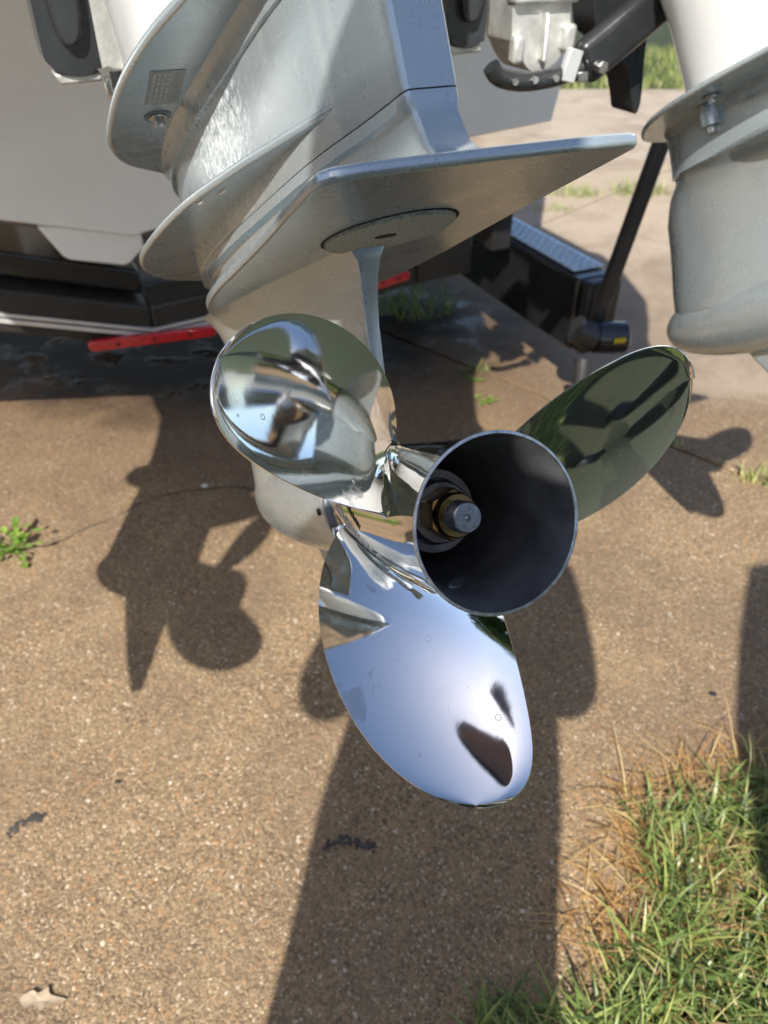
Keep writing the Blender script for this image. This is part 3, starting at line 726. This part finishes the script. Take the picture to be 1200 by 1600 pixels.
# clamp brackets that carry the motors
def bracket(root, s0, k0, mirror=1):
    """black foot, bare casting and lock ring; boat coordinates relative to root"""
    j = lambda s, k, z: Vector((s0 + s * mirror, k0 + k, z))
    b_ = MB()
    out = catmull([(-0.068, 1.30), (-0.073, 1.14), (-0.068, 1.112), (-0.052, 1.101), (-0.03, 1.099), (-0.016, 1.106), (-0.011, 1.125), (-0.011, 1.30)], 4)
    b_.prism(out, lambda x, z, y: j(x, y, z), -0.005, 0.06)
    b_.build('clamp_foot', M['charcoal'], root, bevel=0.012, segs=3)
    b_ = MB(); b_.prism(catmull([(-0.058, 1.30), (-0.056, 1.16), (-0.042, 1.13), (-0.024, 1.16), (-0.020, 1.30)], 4), lambda x, z, y: j(x, y, z), -0.02, 0.0)
    b_.build('clamp_rib', M['charcoal'], root, bevel=0.010, segs=3)
    b_ = MB(); b_.prism([(-0.066, 1.103), (-0.012, 1.101), (-0.012, 1.092), (-0.060, 1.0905)], lambda x, z, y: j(x, y, z), 0.0, 0.04)
    b_.build('foot_pad', M['cast'], root, bevel=0.003)

mount = empty('motor_bracket', BOAT_M)
tag(mount, 'black and bare-metal mounting bracket left of the near motor', 'bracket', 'motor mounting brackets')
bracket(mount, -0.095, 0.75)
b = MB(); b.prism(catmull([(-0.107, 1.30), (-0.107, 1.122), (-0.100, 1.106), (-0.075, 1.100), (-0.066, 1.09), (-0.056, 1.11), (-0.052, 1.30)], 3), lambda x, z, y: Vector((x, y, z)), 0.745, 0.80)
b.build('casting', M['cast'], mount, bevel=0.006, segs=2)
b = MB(); pts = [(-0.086 + 0.016 * math.cos(t), 0.735, 1.088 + 0.020 * math.sin(t)) for t in [math.pi * (0.85 + 1.5 * k / 14) for k in range(15)]]
b.tube(pts, 0.0065, 10); b.build('lock_ring', M['bolt'], mount)
b = MB(); b.tube([(-0.094, 0.73, 1.105), (-0.094, 0.73, 1.088)], 0.007, 12); b.build('lock_pin', M['charcoal'], mount)

mount2 = empty('motor_bracket', BOAT_M)
tag(mount2, 'black and bare-metal mounting bracket right of the near motor with a slanted arm', 'bracket', 'motor mounting brackets')
bracket(mount2, 0.433, 0.77)
b = MB(); b.prism(catmull([(0.448, 1.30), (0.452, 1.13), (0.462, 1.10), (0.478, 1.078), (0.495, 1.066), (0.520, 1.068), (0.540, 1.082), (0.548, 1.10), (0.556, 1.12), (0.548, 1.145), (0.546, 1.30)], 4), lambda x, z, y: Vector((x, y, z)), 0.745, 0.82)
CA = b.build('casting', M['cast'], mount2, bevel=0.010, segs=3)
for (x0, x1, z0, z1) in ((0.452, 0.470, 1.078, 1.115), (0.500, 0.507, 1.08, 1.14), (0.535, 0.556, 1.09, 1.125)):
    b = MB(); b.box(((x0 + x1) / 2, 0.742, (z0 + z1) / 2), (x1 - x0, 0.02, z1 - z0)); b.build('casting_rib', M['cast'], mount2, bevel=0.006, segs=2)
b = MB(); b.box((0.5, 0.745, 1.158), (0.105, 0.03, 0.016)); b.build('casting_band', M['cast'], mount2, bevel=0.005)
cr = catmull([(0.405, 1.082), (0.42, 1.068), (0.46, 1.060), (0.51, 1.062), (0.555, 1.070)], 5)
b = MB(); b.tube([(x, 0.715, z) for x, z in cr], 0.0125, 12); CL = b.build('clamp_strap', M['charcoal'], mount2)
for x in (0.437, 0.470, 0.505):
    b = MB(); b.tube([(x, 0.706, 1.063), (x, 0.699, 1.0635)], 0.0048, 10); b.build('rivet', M['bolt'], mount2)
b = MB(); b.box((0.5325, 0.708, 1.077), (0.024, 0.012, 0.042), Matrix.Rotation(R(14), 3, 'Y')); b.build('clip', M['alloy'], mount2, bevel=0.002)
b = MB(); b.box((0.553, 0.708, 1.062), (0.018, 0.014, 0.014)); b.build('clip', M['bolt'], mount2, bevel=0.002)
b = MB(); b.bar((0.565, 0.725, 1.072), (0.72, 0.73, 1.165), 0.03, 0.062, up=Vector((0, 1, 0)).cross(Vector((1, 0, 0.6))).normalized()); 
b.build('arm', M['charcoal'], mount2, bevel=0.012, segs=3)
b = MB(); b.tube([(0.578, 0.706, 1.074), (0.578, 0.690, 1.074)], 0.009, 6); b.build('arm_bolt', M['bolt'], mount2, bevel=0.001)
b = MB(); b.prism(catmull([(0.60, 1.30), (0.625, 1.13), (0.66, 1.09), (0.70, 1.055), (0.722, 1.015), (0.735, 0.985), (0.745, 1.0), (0.735, 1.08), (0.73, 1.16), (0.74, 1.30)], 4), lambda x, z, y: Vector((x, y, z)), 0.79, 0.85)
b.build('swivel_bracket', M['charcoal'], mount2, bevel=0.008, segs=2)

# ------------------------------------------------------------------ boat hull
hull = empty('boat', BOAT_M)
tag(hull, 'white fibreglass boat hull sitting on the trailer behind the motors', 'boat')
base = [(-1.17, 1.90), (-1.20, 0.97), (-1.17, 0.90), (-0.286, 0.713), (-0.012, 0.640), (0.83, 0.772), (1.155, 0.795), (1.175, 0.90), (1.20, 1.90)]
rings = []
for k, sc, dzk in ((1.60, 1.0, 0), (2.5, 1.02, 0), (4.5, 1.02, 0.02), (6.2, 0.85, 0.10), (7.4, 0.5, 0.35), (8.1, 0.08, 0.75)):
    rings.append([Vector((s * sc, k, z + dzk * max(0, (1.9 - z)) * 0.9)) for s, z in base])
V, F = loft(rings); MB().add(V, F).build('hull', M['hullwhite'], hull, bevel=0.006, segs=2)
b = MB(); b.prism([(-0.215, 0.688), (-0.175, 0.612), (-0.160, 0.602), (-0.045, 0.572), (-0.030, 0.574), (0.012, 0.606), (0.012, 0.66)], lambda x, z, y: Vector((x, y, z)), 1.61, 2.6)
b.build('keel_pad', M['hullwhite'], hull, bevel=0.006)
b = MB(); b.tube([(0.045, 1.56, 0.608), (0.085, 1.56, 0.612)], 0.024, 18); b.build('keel_roller', M['blackmatt'], hull)
b = MB(); b.prism([(-0.8, 1.46), (0.95, 1.46), (1.0, 1.75), (-0.85, 1.75)], lambda x, z, y: Vector((x, y, z)), 0.80, 1.66)
b.build('motor_pod', M['hullwhite'], hull, bevel=0.03, segs=3)
b = MB(); b.prism([(0.325, 1.12), (0.352, 1.118), (0.338, 1.0)], lambda x, z, y: Vector((x, y, z)), 0.80, 0.83)
b.build('drain_fin', M['white'], mount2, bevel=0.003)

# ------------------------------------------------------------------ trailer
tr = empty('boat_trailer', BOAT_M)
tag(tr, 'black steel boat trailer with red reflector bars under the hull', 'trailer')
def beam(name, pts, k0, k1, h0, h1, mat, bevel=0.008):
    for (s0, z0), (s1, z1) in zip(pts[:-1], pts[1:]):
        b_ = MB(); V = []
        for (s, z) in ((s0, z0), (s1, z1)):
            V += [(s, k0, z + h0), (s, k1, z + h0), (s, k1, z + h1), (s, k0, z + h1)]
        b_.add(V, [(3, 2, 1, 0), (4, 5, 6, 7), (0, 1, 5, 4), (1, 2, 6, 5), (2, 3, 7, 6), (3, 0, 4, 7)])
        b_.build(name, mat, tr, bevel=bevel)
VX = [(-1.22, 0.79), (-0.006, 0.403), (0.30, 0.437), (1.20, 0.50)]
VX = [(-1.22, 0.72), (-0.345, 0.507), (-0.006, 0.403), (0.163, 0.420), (0.60, 0.47), (1.19, 0.52)]
VX = [(-1.22, 0.775), (-0.006, 0.403), (0.75, 0.448), (0.93, 0.455)]
VS = [(-1.22, 0.775), (-0.006, 0.403), (0.42, 0.4285)]
beam('crossmember', VX, 1.60, 1.74, -0.05, 0.062, M['blackmatt'])
beam('alloy_strip', VS, 1.592, 1.602, -0.004, 0.004, M['alloy'], 0.001)
beam('alloy_strip', VS, 1.590, 1.602, -0.020, -0.009, M['alloy'], 0.001)
beam('bunk', [(s, z + 0.10) for s, z in VX[:2]], 1.66, 1.9, -0.03, 0.035, M['black'])
def redbar(p, q, hh):
    p, q = Vector(p), Vector(q); d = (q - p).normalized(); up = Vector((0, 0, 1)); up = (up - d * up.dot(d)).normalized(); n_ = d.cross(up)
    ln = (q - p).length; ol = []
    for k in range(9): t = math.pi * (0.5 + k / 8); ol.append((hh * math.cos(t) + hh, hh * math.sin(t)))
    for k in range(9): t = math.pi * (-0.5 + k / 8); ol.append((ln - hh + hh * math.cos(t), hh * math.sin(t)))
    b_ = MB(); b_.prism(ol, lambda x, y, z: p + d * x + up * y + n_ * z, -0.009, 0.009)
    o = b_.build('reflector_bar', M['red'], tr, bevel=0.003)
    for fx in (0.22, 0.5, 0.78):
        c = p + d * (ln * fx)
        s_ = MB(); s_.tube([c - Vector((0, 0.0095, 0)), c - Vector((0, 0.0108, 0))], 0.0045, 10); s_.build('reflector_screw', M['hole'], o)
redbar((-0.172, 1.580, 0.398), (0.150, 1.580, 0.380), 0.0135)
redbar((0.545, 1.580, 0.420), (0.715, 1.580, 0.443), 0.014)
# side frame rails and the fender step
for sgn in (-1, 1):
    b = MB(); b.bar((sgn * 1.12, 1.74, 0.46), (sgn * 1.12, 6.5, 0.46), 0.07, 0.12); b.build('frame_rail', M['blackmatt'], tr, bevel=0.006)
FS0, FS1, FK0, FK1 = 1.205, 1.335, 1.44, 2.9
b = MB(); b.prism([(FK0, 0.17), (FK0, 0.395), (FK1, 0.395), (FK1, 0.17)], lambda k, z, s: Vector((s, k, z)), FS0, FS1); 
FE = b.build('fender', M['black'], tr, bevel=0.010, segs=3)
b = MB(); b.prism([(FK0 + 0.05, 0.3985), (FK0 + 0.05, 0.404), (FK1, 0.404), (FK1, 0.3985)], lambda k, z, s: Vector((s, k, z)), FS0 + 0.016, FS1 - 0.003)
b.build('tread_plate', M['tread'], FE, bevel=0.001, segs=1)
b = MB(); k = FK0 + 0.065; row = 0
while k < FK1 - 0.03:
    for i, s in enumerate(np.arange(FS0 + 0.028, FS1 - 0.012, 0.0165)):
        ang = R(45) if (i + row) % 2 else R(-45)
        b.box((s, k, 0.4045), (0.0045, 0.0165, 0.0032), Matrix.Rotation(ang, 3, 'Z'))
    k += 0.0165; row += 1
o = b.build('tread_lugs', M['tread'], FE, smooth=False); o['kind'] = 'stuff'
b = MB(); b.box((FS1 + 0.004, FK0 + 0.030, 0.372), (0.012, 0.05, 0.022)); b.build('side_marker', M['red'], FE, bevel=0.004)
b = MB(); b.box((FS0 + 0.065, FK0 - 0.028, 0.285), (0.115, 0.05, 0.225)); b.build('fender_end', M['blackmatt'], FE, bevel=0.012, segs=2)
# guide post with its roller sleeve
gp = empty('guide_post', BOAT_M)
tag(gp, 'leaning black guide post rising from the end of the trailer fender', 'post')
pb = Vector((1.20, 1.335, 0.285)); ptp = Vector((1.318, 1.335, 0.80))
b = MB(); b.bar(pb, ptp, 0.042, 0.03, up=Vector((0, 1, 0))); b.build('post', M['blackmatt'], gp, bevel=0.005)
b = MB(); b.tube([pb + Vector((-0.02, -0.035, -0.005)), pb + Vector((0.03, -0.05, -0.01)), pb + Vector((0.065, -0.06, -0.012)), pb + Vector((0.072, -0.062, -0.012))], [0.047, 0.047, 0.045, 0.036], 24)
SL = b.build('roller_sleeve', M['black'], gp)
b = MB(); b.tube([pb + Vector((-0.075, -0.01, 0.02)), pb + Vector((-0.02, -0.035, -0.005))], [0.040, 0.043], 16); b.build('socket', M['blackmatt'], gp)
b = MB(); b.tube([pb + Vector((-0.06, -0.05, -0.06)), pb + Vector((-0.085, -0.09, -0.16)), pb + Vector((-0.09, -0.1, -0.30))], [0.026, 0.022, 0.016], 12); b.build('hose_end', M['blackmatt'], gp)
for i in range(4):
    y = MB(); c = pb + Vector((0.008 + i * 0.0085, -0.094 - i * 0.0022, 0.002)); y.box(c, (0.006, 0.003, 0.016 - 0.003 * (i % 2))); y.build('yellow_mark', M['yellow'], SL, smooth=False)

# ------------------------------------------------------------------ grass
def blades(name, roots, hmin, hmax, wmin, wmax, lean, mat, flat=0.0, shade=None, segs=4):
    V, F, S = [], [], []
    for (x, y, z) in roots:
        h = random.uniform(hmin, hmax); w = random.uniform(wmin, wmax); az = random.uniform(0, 2 * math.pi)
        ln = random.uniform(*lean); d = Vector((math.cos(az), math.sin(az), 0)); sd = Vector((-d.y, d.x, 0))
        tw = random.uniform(-0.8, 0.8); n0 = len(V); p = Vector((x, y, z)); th = random.uniform(0, 0.5) + flat
        sh = random.random() if shade is None else min(1, max(0, random.gauss(*shade)))
        for i in range(segs + 1):
            t = i / segs
            ww = w * (1 - t ** 1.6) * 0.5 + 0.0002
            a = tw * t; sv = sd * math.cos(a) + Vector((0, 0, 1)) * math.sin(a) * 0.6
            V += [p - sv * ww, p + sv * ww]; S += [sh, sh]
            if i: F.append((n0 + 2 * i - 2, n0 + 2 * i - 1, n0 + 2 * i + 1, n0 + 2 * i))
            p = p + (d * math.sin(th) + Vector((0, 0, 1)) * math.cos(th)) * (h / segs)
            if p.z < z + 0.002: p.z = z + 0.002
            th = min(th + ln / segs, 1.75)
    me = mesh(name, V, F)
    at = me.attributes.new('shade', 'FLOAT', 'POINT'); at.data.foreach_set('value', S)
    return obj(name, me, mat, smooth=True, angle=180)
def lawn_pts(n, d0, d1, t0, t1, edge_noise=0.06, power=1.0):
    out = []
    while len(out) < n:
        t = random.uniform(t0, t1); d = d0 + (d1 - d0) * random.random() ** power
        ez = edge_noise * (math.sin(t * 13.1) + 0.6 * math.sin(t * 31 + 1) + 0.5 * math.sin(t * 5.3 + 2))
        p = LAWN_P + LAWN_D * t - LAWN_N * (d + ez)
        out.append((p.x, p.y, 0.0 if d < 0.09 else -0.02))
    return out
g = blades('lawn_grass', lawn_pts(12500, -0.015, 0.62, -0.20, 1.15, 0.05), 0.03, 0.105, 0.0016, 0.0072, (0.6, 2.2), M['grass'], shade=(0.40, 0.25), flat=0.15)
tag(g, 'green lawn grass at the edge of the concrete, bottom right', 'grass', kind='stuff')
g2 = blades('straw', lawn_pts(750, -0.10, 0.10, 0.08, 0.62, 0.03), 0.06, 0.15, 0.0014, 0.0030, (0.3, 1.2), M['straw'], flat=1.05, shade=(0.5, 0.3))
tag(g2, 'dry tan straw lying over the edge of the concrete', 'straw', kind='stuff')
g3 = blades('far_grass', [(random.uniform(0.2, 5.5), random.uniform(7.72, 10.5), -0.03) for _ in range(9000)], 0.05, 0.12, 0.004, 0.012, (0.4, 1.6), M['grass'], shade=(0.55, 0.18), segs=2)
tag(g3, 'strip of bright lawn beyond the far edge of the driveway', 'grass', kind='stuff')
def tuft(x, y, n, rad, h, label, mat='grass', shade=(0.6, 0.12), w=(0.003, 0.007)):
    pts = []
    for _ in range(n):
        a, r_ = random.uniform(0, 6.28), rad * math.sqrt(random.random()); pts.append((x + r_ * math.cos(a), y + 0.55 * r_ * math.sin(a), -0.008))
    o = blades('grass_tuft', pts, h * 0.4, h, w[0], w[1], (0.5, 1.7), M[mat], shade=shade, flat=0.2)
    return tag(o, label, 'grass tuft', 'grass tufts in the joints')
tuft(1.05, 1.745, 70, 0.07, 0.07, 'grass tuft in the joint by the right edge, beside the propeller shadow')
tuft(0.86, 1.93, 22, 0.03, 0.035, 'tiny yellowish grass tuft in the joint right of the right propeller blade')
tuft(1.06, 4.50, 110, 0.16, 0.11, 'grass tuft in the far joint, above the fender')
tuft(1.45, 4.52, 140, 0.17, 0.15, 'larger grass tuft in the far joint beside the right motor')
tuft(0.90, 4.22, 60, 0.12, 0.06, 'low grass tuft just above the diamond plate step')
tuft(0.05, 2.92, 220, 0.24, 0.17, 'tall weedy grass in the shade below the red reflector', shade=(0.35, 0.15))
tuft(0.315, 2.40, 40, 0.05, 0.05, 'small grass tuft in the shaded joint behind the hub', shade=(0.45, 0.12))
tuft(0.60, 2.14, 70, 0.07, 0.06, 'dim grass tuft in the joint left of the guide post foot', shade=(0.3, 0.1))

def weed(x, y, n, size, label, up=0.4):
    V, F, S = [], [], []
    for _ in range(n):
        a = random.uniform(0, 6.28); r_ = size * random.uniform(0.15, 1.0)
        p = Vector((x + r_ * math.cos(a), y + r_ * math.sin(a) * 0.7, 0.004 + up * size * random.random()))
        l_ = size * random.uniform(0.22, 0.4); w = l_ * 0.62
        d = Vector((math.cos(a + random.uniform(-0.9, 0.9)), math.sin(a + random.uniform(-0.9, 0.9)), random.uniform(-0.1, 0.5))).normalized()
        sv = d.cross(Vector((0, 0, 1))).normalized() * w; n0 = len(V); sh = random.random()
        V += [p, p + d * l_ * 0.5 + sv * 0.5 + Vector((0, 0, 0.003)), p + d * l_, p + d * l_ * 0.5 - sv * 0.5 + Vector((0, 0, 0.003))]; S += [sh] * 4; F.append((n0, n0 + 1, n0 + 2, n0 + 3))
        st = Vector((x, y, 0.0)); n0 = len(V); t_ = Vector((0, 0, 0.0012))
        V += [st - t_, st + t_ * 2, p + t_, p - t_]; S += [0.2] * 4; F.append((n0, n0 + 1, n0 + 2, n0 + 3))
    me = mesh('weed', V, F); at = me.attributes.new('shade', 'FLOAT', 'POINT'); at.data.foreach_set('value', S)
    return tag(obj('weed', me, M['weed'], smooth=False), label, 'weed', 'small weeds')
weed(-0.925, 1.44, 46, 0.085, 'bright green weed growing from the crack at the left edge', 0.6)
weed(0.305, 2.325, 14, 0.04, 'small weed on the sunlit patch of concrete, the farther of two')
weed(0.325, 2.165, 16, 0.045, 'small weed on the sunlit patch of concrete, the nearer of two')

# ------------------------------------------------------------------ small things on the concrete
def pebble(x, y, r_, mat, label, name='pebble', fl=0.45):
    bm = bmesh.new(); bmesh.ops.create_icosphere(bm, subdivisions=2, radius=r_)
    for v in bm.verts:
        v.co *= 1 + random.uniform(-0.15, 0.15); v.co.z *= fl; v.co.x *= 1.4
    me = bmesh_to(name, bm); o = obj(name, me, M[mat]); o.location = (x, y, r_ * fl * 0.8); o.rotation_euler.z = random.uniform(-0.4, 0.4)
    return tag(o, label, 'pebble')
pebble(0.666, 0.999, 0.0055, 'pebble_black', 'small black oval pebble lying right of the big shadow')
pebble(-0.495, 1.715, 0.007, 'pebble_white', 'small pale pebble beside the crack in the left shadow')
pebble(-0.485, 0.80, 0.004, 'pebble_black', 'tiny dark pebble on the sunlit concrete at left')
def smear(pts, w, label):
    P = catmull(pts, 5); bm = bmesh.new()
    for (x, y) in P:
        for _ in range(5):
            r_ = w * random.uniform(0.25, 0.75)
            ret = bmesh.ops.create_icosphere(bm, subdivisions=1, radius=r_)
            ox, oy = random.gauss(0, w * 0.7), random.gauss(0, w * 0.7)
            for v in ret['verts']:
                v.co = Vector((v.co.x * random.uniform(0.8, 1.3) + x + ox, v.co.y * random.uniform(0.8, 1.3) + y + oy, v.co.z * 0.22 + 0.0006))
    return tag(obj('bark_scrap', bmesh_to('bark_scrap', bm), M['twig'], smooth=False), label, 'debris')
smear([(-0.095, 0.678), (-0.07, 0.686), (-0.045, 0.683), (-0.02, 0.675)], 0.006, 'dark scrap of debris lying inside the big shadow')
smear([(-0.645, 0.70), (-0.63, 0.722), (-0.612, 0.731), (-0.60, 0.728)], 0.006, 'dark scrap of debris near the left edge')
lf = catmull([(-0.034, 0.004), (-0.018, 0.013), (-0.008, 0.010), (0.004, 0.018), (0.010, 0.008), (0.036, 0.002), (0.012, -0.006), (0.002, -0.014), (-0.006, -0.006), (-0.022, -0.009)], 3, True)
V = [(-0.497 + x, 0.442 + y, 0.003 + 3.2 * abs(y) ** 1.6 * (0.6 + 0.8 * math.sin(x * 120) ** 2)) for x, y in lf] + [(-0.497, 0.442, 0.0025)]
n_ = len(lf)
me = mesh('dead_leaf', V, [(k, (k + 1) % n_, n_) for k in range(n_)])
tag(obj('dead_leaf', me, M['deadleaf'], smooth=False), 'curled pale dead leaf near the lower left corner', 'leaf')

# ------------------------------------------------------------------ the photographer, whose shadow falls across the concrete
def skin_body(px, py, hanging=False):
    J, E, rad = [], [], []
    def j(p, r_, par=None):
        J.append(p); rad.append(r_); i = len(J) - 1
        if par is not None: E.append((par, i))
        return i
    pel = j((px, py, 1.02), (0.25, 0.14)); sp1 = j((px, py + 0.01, 1.18), (0.23, 0.135), pel); sp2 = j((px, py + 0.04, 1.36), (0.22, 0.13), sp1)
    ch = j((px, py + 0.08, 1.52), (0.175, 0.105), sp2); nk = j((px, py + 0.125, 1.63), (0.062, 0.062), ch); hb = j((px, py + 0.16, 1.70), (0.074, 0.078), nk)
    hd = j((px, py + 0.18, 1.79), (0.086, 0.10), hb); ht = j((px, py + 0.165, 1.875), (0.07, 0.08), hd)
    j((px, py + 0.302, 1.765), (0.012, 0.012), hd)                                        # nose
    for sg in (-1, 1):
        hp = j((px + sg * 0.10, py, 0.90), (0.135, 0.125), pel); kn = j((px + sg * 0.115, py + 0.02, 0.54), (0.095, 0.095), hp)
        an = j((px + sg * 0.13, py - 0.02, 0.10), (0.052, 0.052), kn); hl = j((px + sg * 0.13, py - 0.01, 0.045), (0.045, 0.04), an); j((px + sg * 0.15, py + 0.18, 0.035), (0.042, 0.03), hl)
        sh = j((px + sg * 0.20, py + 0.08, 1.52), (0.085, 0.085), ch); el = j((px + (0.262 if sg > 0 else -0.25), -0.27, 1.13) if not hanging else (px + sg * 0.325, py + 0.05, 1.20), (0.066, 0.066) if not hanging else (0.048, 0.048), sh)
        if hanging:
            wr = j((px + sg * 0.345, py + 0.14, 0.95), (0.033, 0.030), el); pm_ = j((px + sg * 0.34, py + 0.16, 0.87), (0.024, 0.034), wr)
            j((px + sg * 0.325, py + 0.205, 0.82), (0.010, 0.010), j((px + sg * 0.33, py + 0.195, 0.85), (0.011, 0.011), pm_))
            for q in range(4):
                kn_ = j((px + sg * 0.345, py + 0.135 + q * 0.019, 0.815 - (0.006 if q in (1, 2) else 0)), (0.009, 0.009), pm_); j((px + sg * 0.335, py + 0.138 + q * 0.019, 0.77 - (0.008 if q in (1, 2) else 0)), (0.008, 0.008), kn_)
            continue
        wr = j((sg * 0.105, -0.075, 1.165), (0.034, 0.032), el); pm_ = j((sg * 0.062, -0.048, 1.195), (0.030, 0.024), wr)
        j((sg * 0.020, -0.052, 1.225), (0.010, 0.010), j((sg * 0.044, -0.062, 1.215), (0.011, 0.011), pm_))      # thumb over the screen
        for q in range(4):
            kz = 1.205 + q * 0.006 - (0.02 if q == 0 else 0); ky = -0.045 + q * 0.004
            a_ = j((sg * 0.050, ky + 0.006, kz - q * 0.012), (0.0095, 0.0095), pm_); c_ = j((sg * 0.043, ky + 0.016, kz + 0.004 - q * 0.012), (0.009, 0.009), a_)
            j((sg * (0.030 - 0.002 * q), ky + 0.010, kz - 0.002 - q * 0.012), (0.008, 0.008), c_)
    me = bpy.data.meshes.new('person'); me.from_pydata(J, E, [])
    o = bpy.data.objects.new('person', me); COL.objects.link(o)
    me.materials.append(M['person'])
    md = o.modifiers.new('skin', 'SKIN'); md.use_smooth_shade = True
    if not me.skin_vertices:
        me.attributes.new('skin_vertices', 'FLOAT', 'POINT') if False else None
    bpy.context.view_layer.objects.active = o
    if not me.skin_vertices: bpy.ops.mesh.customdata_skin_add()
    for i, r_ in enumerate(rad):
        me.skin_vertices[0].data[i].radius = r_; me.skin_vertices[0].data[i].use_root = (i == 0)
    s = o.modifiers.new('sub', 'SUBSURF'); s.levels = 1; s.render_levels = 2
    return o, Vector((px, py + 0.175, 1.81))
def dressed(px, py, hanging, label):
    o, hc = skin_body(px, py, hanging)
    tag(o, label, 'person', 'people beside the stern')
    bm = bmesh.new(); bmesh.ops.create_uvsphere(bm, u_segments=24, v_segments=16, radius=0.112)
    bmesh.ops.delete(bm, geom=[v for v in bm.verts if v.co.z < -0.02 and v.co.y > -0.02], context='VERTS')
    for v in bm.verts: v.co.x *= 0.84; v.co.y *= 0.98
    h_ = obj('hair', bmesh_to('hair', bm), M['hair'], o); h_.location = hc + Vector((0, -0.012, 0.022))
dressed(-0.125, -0.46, False, 'person in dark clothes taking the picture, whose shadow runs up from the bottom edge')
dressed(0.80, -0.47, True, 'second person, seen only as a shadow with an arm at the right edge')
dvec = Vector((0, math.cos(PITCH), -math.sin(PITCH))); uvec = Vector((0, math.sin(PITCH), math.cos(PITCH)))
ph_c = Vector((0, 0, CAM_H)) - dvec * 0.016 - uvec * 0.056 + Vector((0.018, 0, 0))
b = MB(); b.box((0, 0, 0), (0.074, 0.150, 0.008)); phone = b.build('phone', M['phone'], None, bevel=0.0035, segs=3)
phone.location = ph_c; phone.rotation_euler = cam.rotation_euler
tag(phone, 'dark phone held up by the person taking the picture', 'phone')

# ------------------------------------------------------------------ trees behind the photographer (mirrored in the propeller)
def tree_meshes():
    V, F, S = [], [], []
    for _ in range(1500):
        c = Vector((random.gauss(0, 1), random.gauss(0, 1), random.gauss(0, 1))); c = c.normalized() * (random.random() ** 0.4)
        c = Vector((c.x * 2.3, c.y * 2.3, 4.3 + c.z * 2.2)) * 1.0
        sh = random.random()
        for _k in range(3):
            p = c + Vector((random.uniform(-.25, .25), random.uniform(-.25, .25), random.uniform(-.25, .25)))
            a = Vector((random.gauss(0, 1), random.gauss(0, 1), random.gauss(0, 1))).normalized(); q = a.orthogonal().normalized()
            n0 = len(V); V += [p - a * 0.16, p + q * 0.09, p + a * 0.16, p - q * 0.09]; S += [sh] * 4; F.append((n0, n0 + 1, n0 + 2, n0 + 3))
    cm = mesh('crown', V, F); at = cm.attributes.new('shade', 'FLOAT', 'POINT'); at.data.foreach_set('value', S); cm.materials.append(M['tree_leaf'])
    b_ = MB(); b_.tube([(0, 0, -0.05), (0.05, 0, 1.2), (-0.05, 0.1, 2.6), (0.1, 0, 4.2)], [0.22, 0.16, 0.13, 0.05], 10)
    for a in range(6):
        t = a * 1.05; b_.tube([(0, 0, 2.0 + a * 0.25), (0.8 * math.cos(t), 0.8 * math.sin(t), 3.2 + a * 0.2), (1.6 * math.cos(t), 1.6 * math.sin(t), 3.9 + a * 0.25)], [0.08, 0.05, 0.02], 7)
    tm = mesh('trunk', b_.V, b_.F); tm.materials.append(M['bark'])
    return cm, tm
cm, tm = tree_meshes()
for i, (x, y, sc, rz) in enumerate([(-9.5, -9, 0.9, 0.4), (-14, -15, 1.2, 2.2), (7.5, -13, 1.0, 1.1), (13, -10, 1.15, 3.0), (-13.5, -21, 1.1, 4.0), (3.0, -22, 1.2, 5.1), (15, 2, 1.0, 0.9), (-16, 0, 1.1, 2.7)]):
    t = empty('tree', loc=(x, y, -0.03)); t.rotation_euler.z = rz; t.scale = (sc, sc, sc)
    tag(t, 'leafy tree behind the person taking the picture, only mirrored in the propeller', 'tree', 'trees mirrored in the propeller')
    for nm, me in (('crown', cm), ('trunk', tm)):
        o = bpy.data.objects.new(nm, me); COL.objects.link(o); o.parent = t

# ------------------------------------------------------------------ house across the lawn behind the photographer
house = empty('house', loc=(-5.0, -15.5, -0.03)); house.rotation_euler.z = R(8)
tag(house, 'low brick house across the lawn, only mirrored in the propeller', 'house')
M['brick'] = simple('brown_brick', (0.26, 0.15, 0.10), 0.85, var=0.35, vscale=6, bmp=0.4, bscale=18)
M['roof'] = simple('dark_shingles', (0.06, 0.055, 0.05), 0.9, var=0.3, vscale=4, bmp=0.5, bscale=25)
M['pane'] = simple('window_glass', (0.03, 0.04, 0.05), 0.06)
b = MB(); b.box((0, 0, 1.35), (11, 6, 2.7)); b.build('wall', M['brick'], house, smooth=False)
b = MB(); b.add([(-5.9, -3.5, 2.69), (5.9, -3.5, 2.69), (5.9, 3.5, 2.69), (-5.9, 3.5, 2.69), (-4.2, 0, 4.6), (4.2, 0, 4.6)], [(3, 2, 1, 0), (0, 1, 5, 4), (2, 3, 4, 5), (1, 2, 5), (3, 0, 4)]); b.build('roof', M['roof'], house, smooth=False)
for x in (-4.0, -1.6, 2.6):
    b = MB(); b.box((x, 3.02, 1.45), (1.4, 0.10, 1.3)); w = b.build('window', M['white'], house, smooth=False)
    b = MB(); b.box((x, 3.075, 1.45), (1.24, 0.03, 1.14)); b.build('pane', M['pane'], w, smooth=False)
b = MB(); b.box((0.6, 3.02, 1.05), (0.95, 0.10, 2.1)); d = b.build('door', M['white'], house, smooth=False)
b = MB(); b.tube([(0.95, 3.08, 1.0), (0.95, 3.13, 1.0)], 0.035, 10); b.build('handle', M['brass'], d)
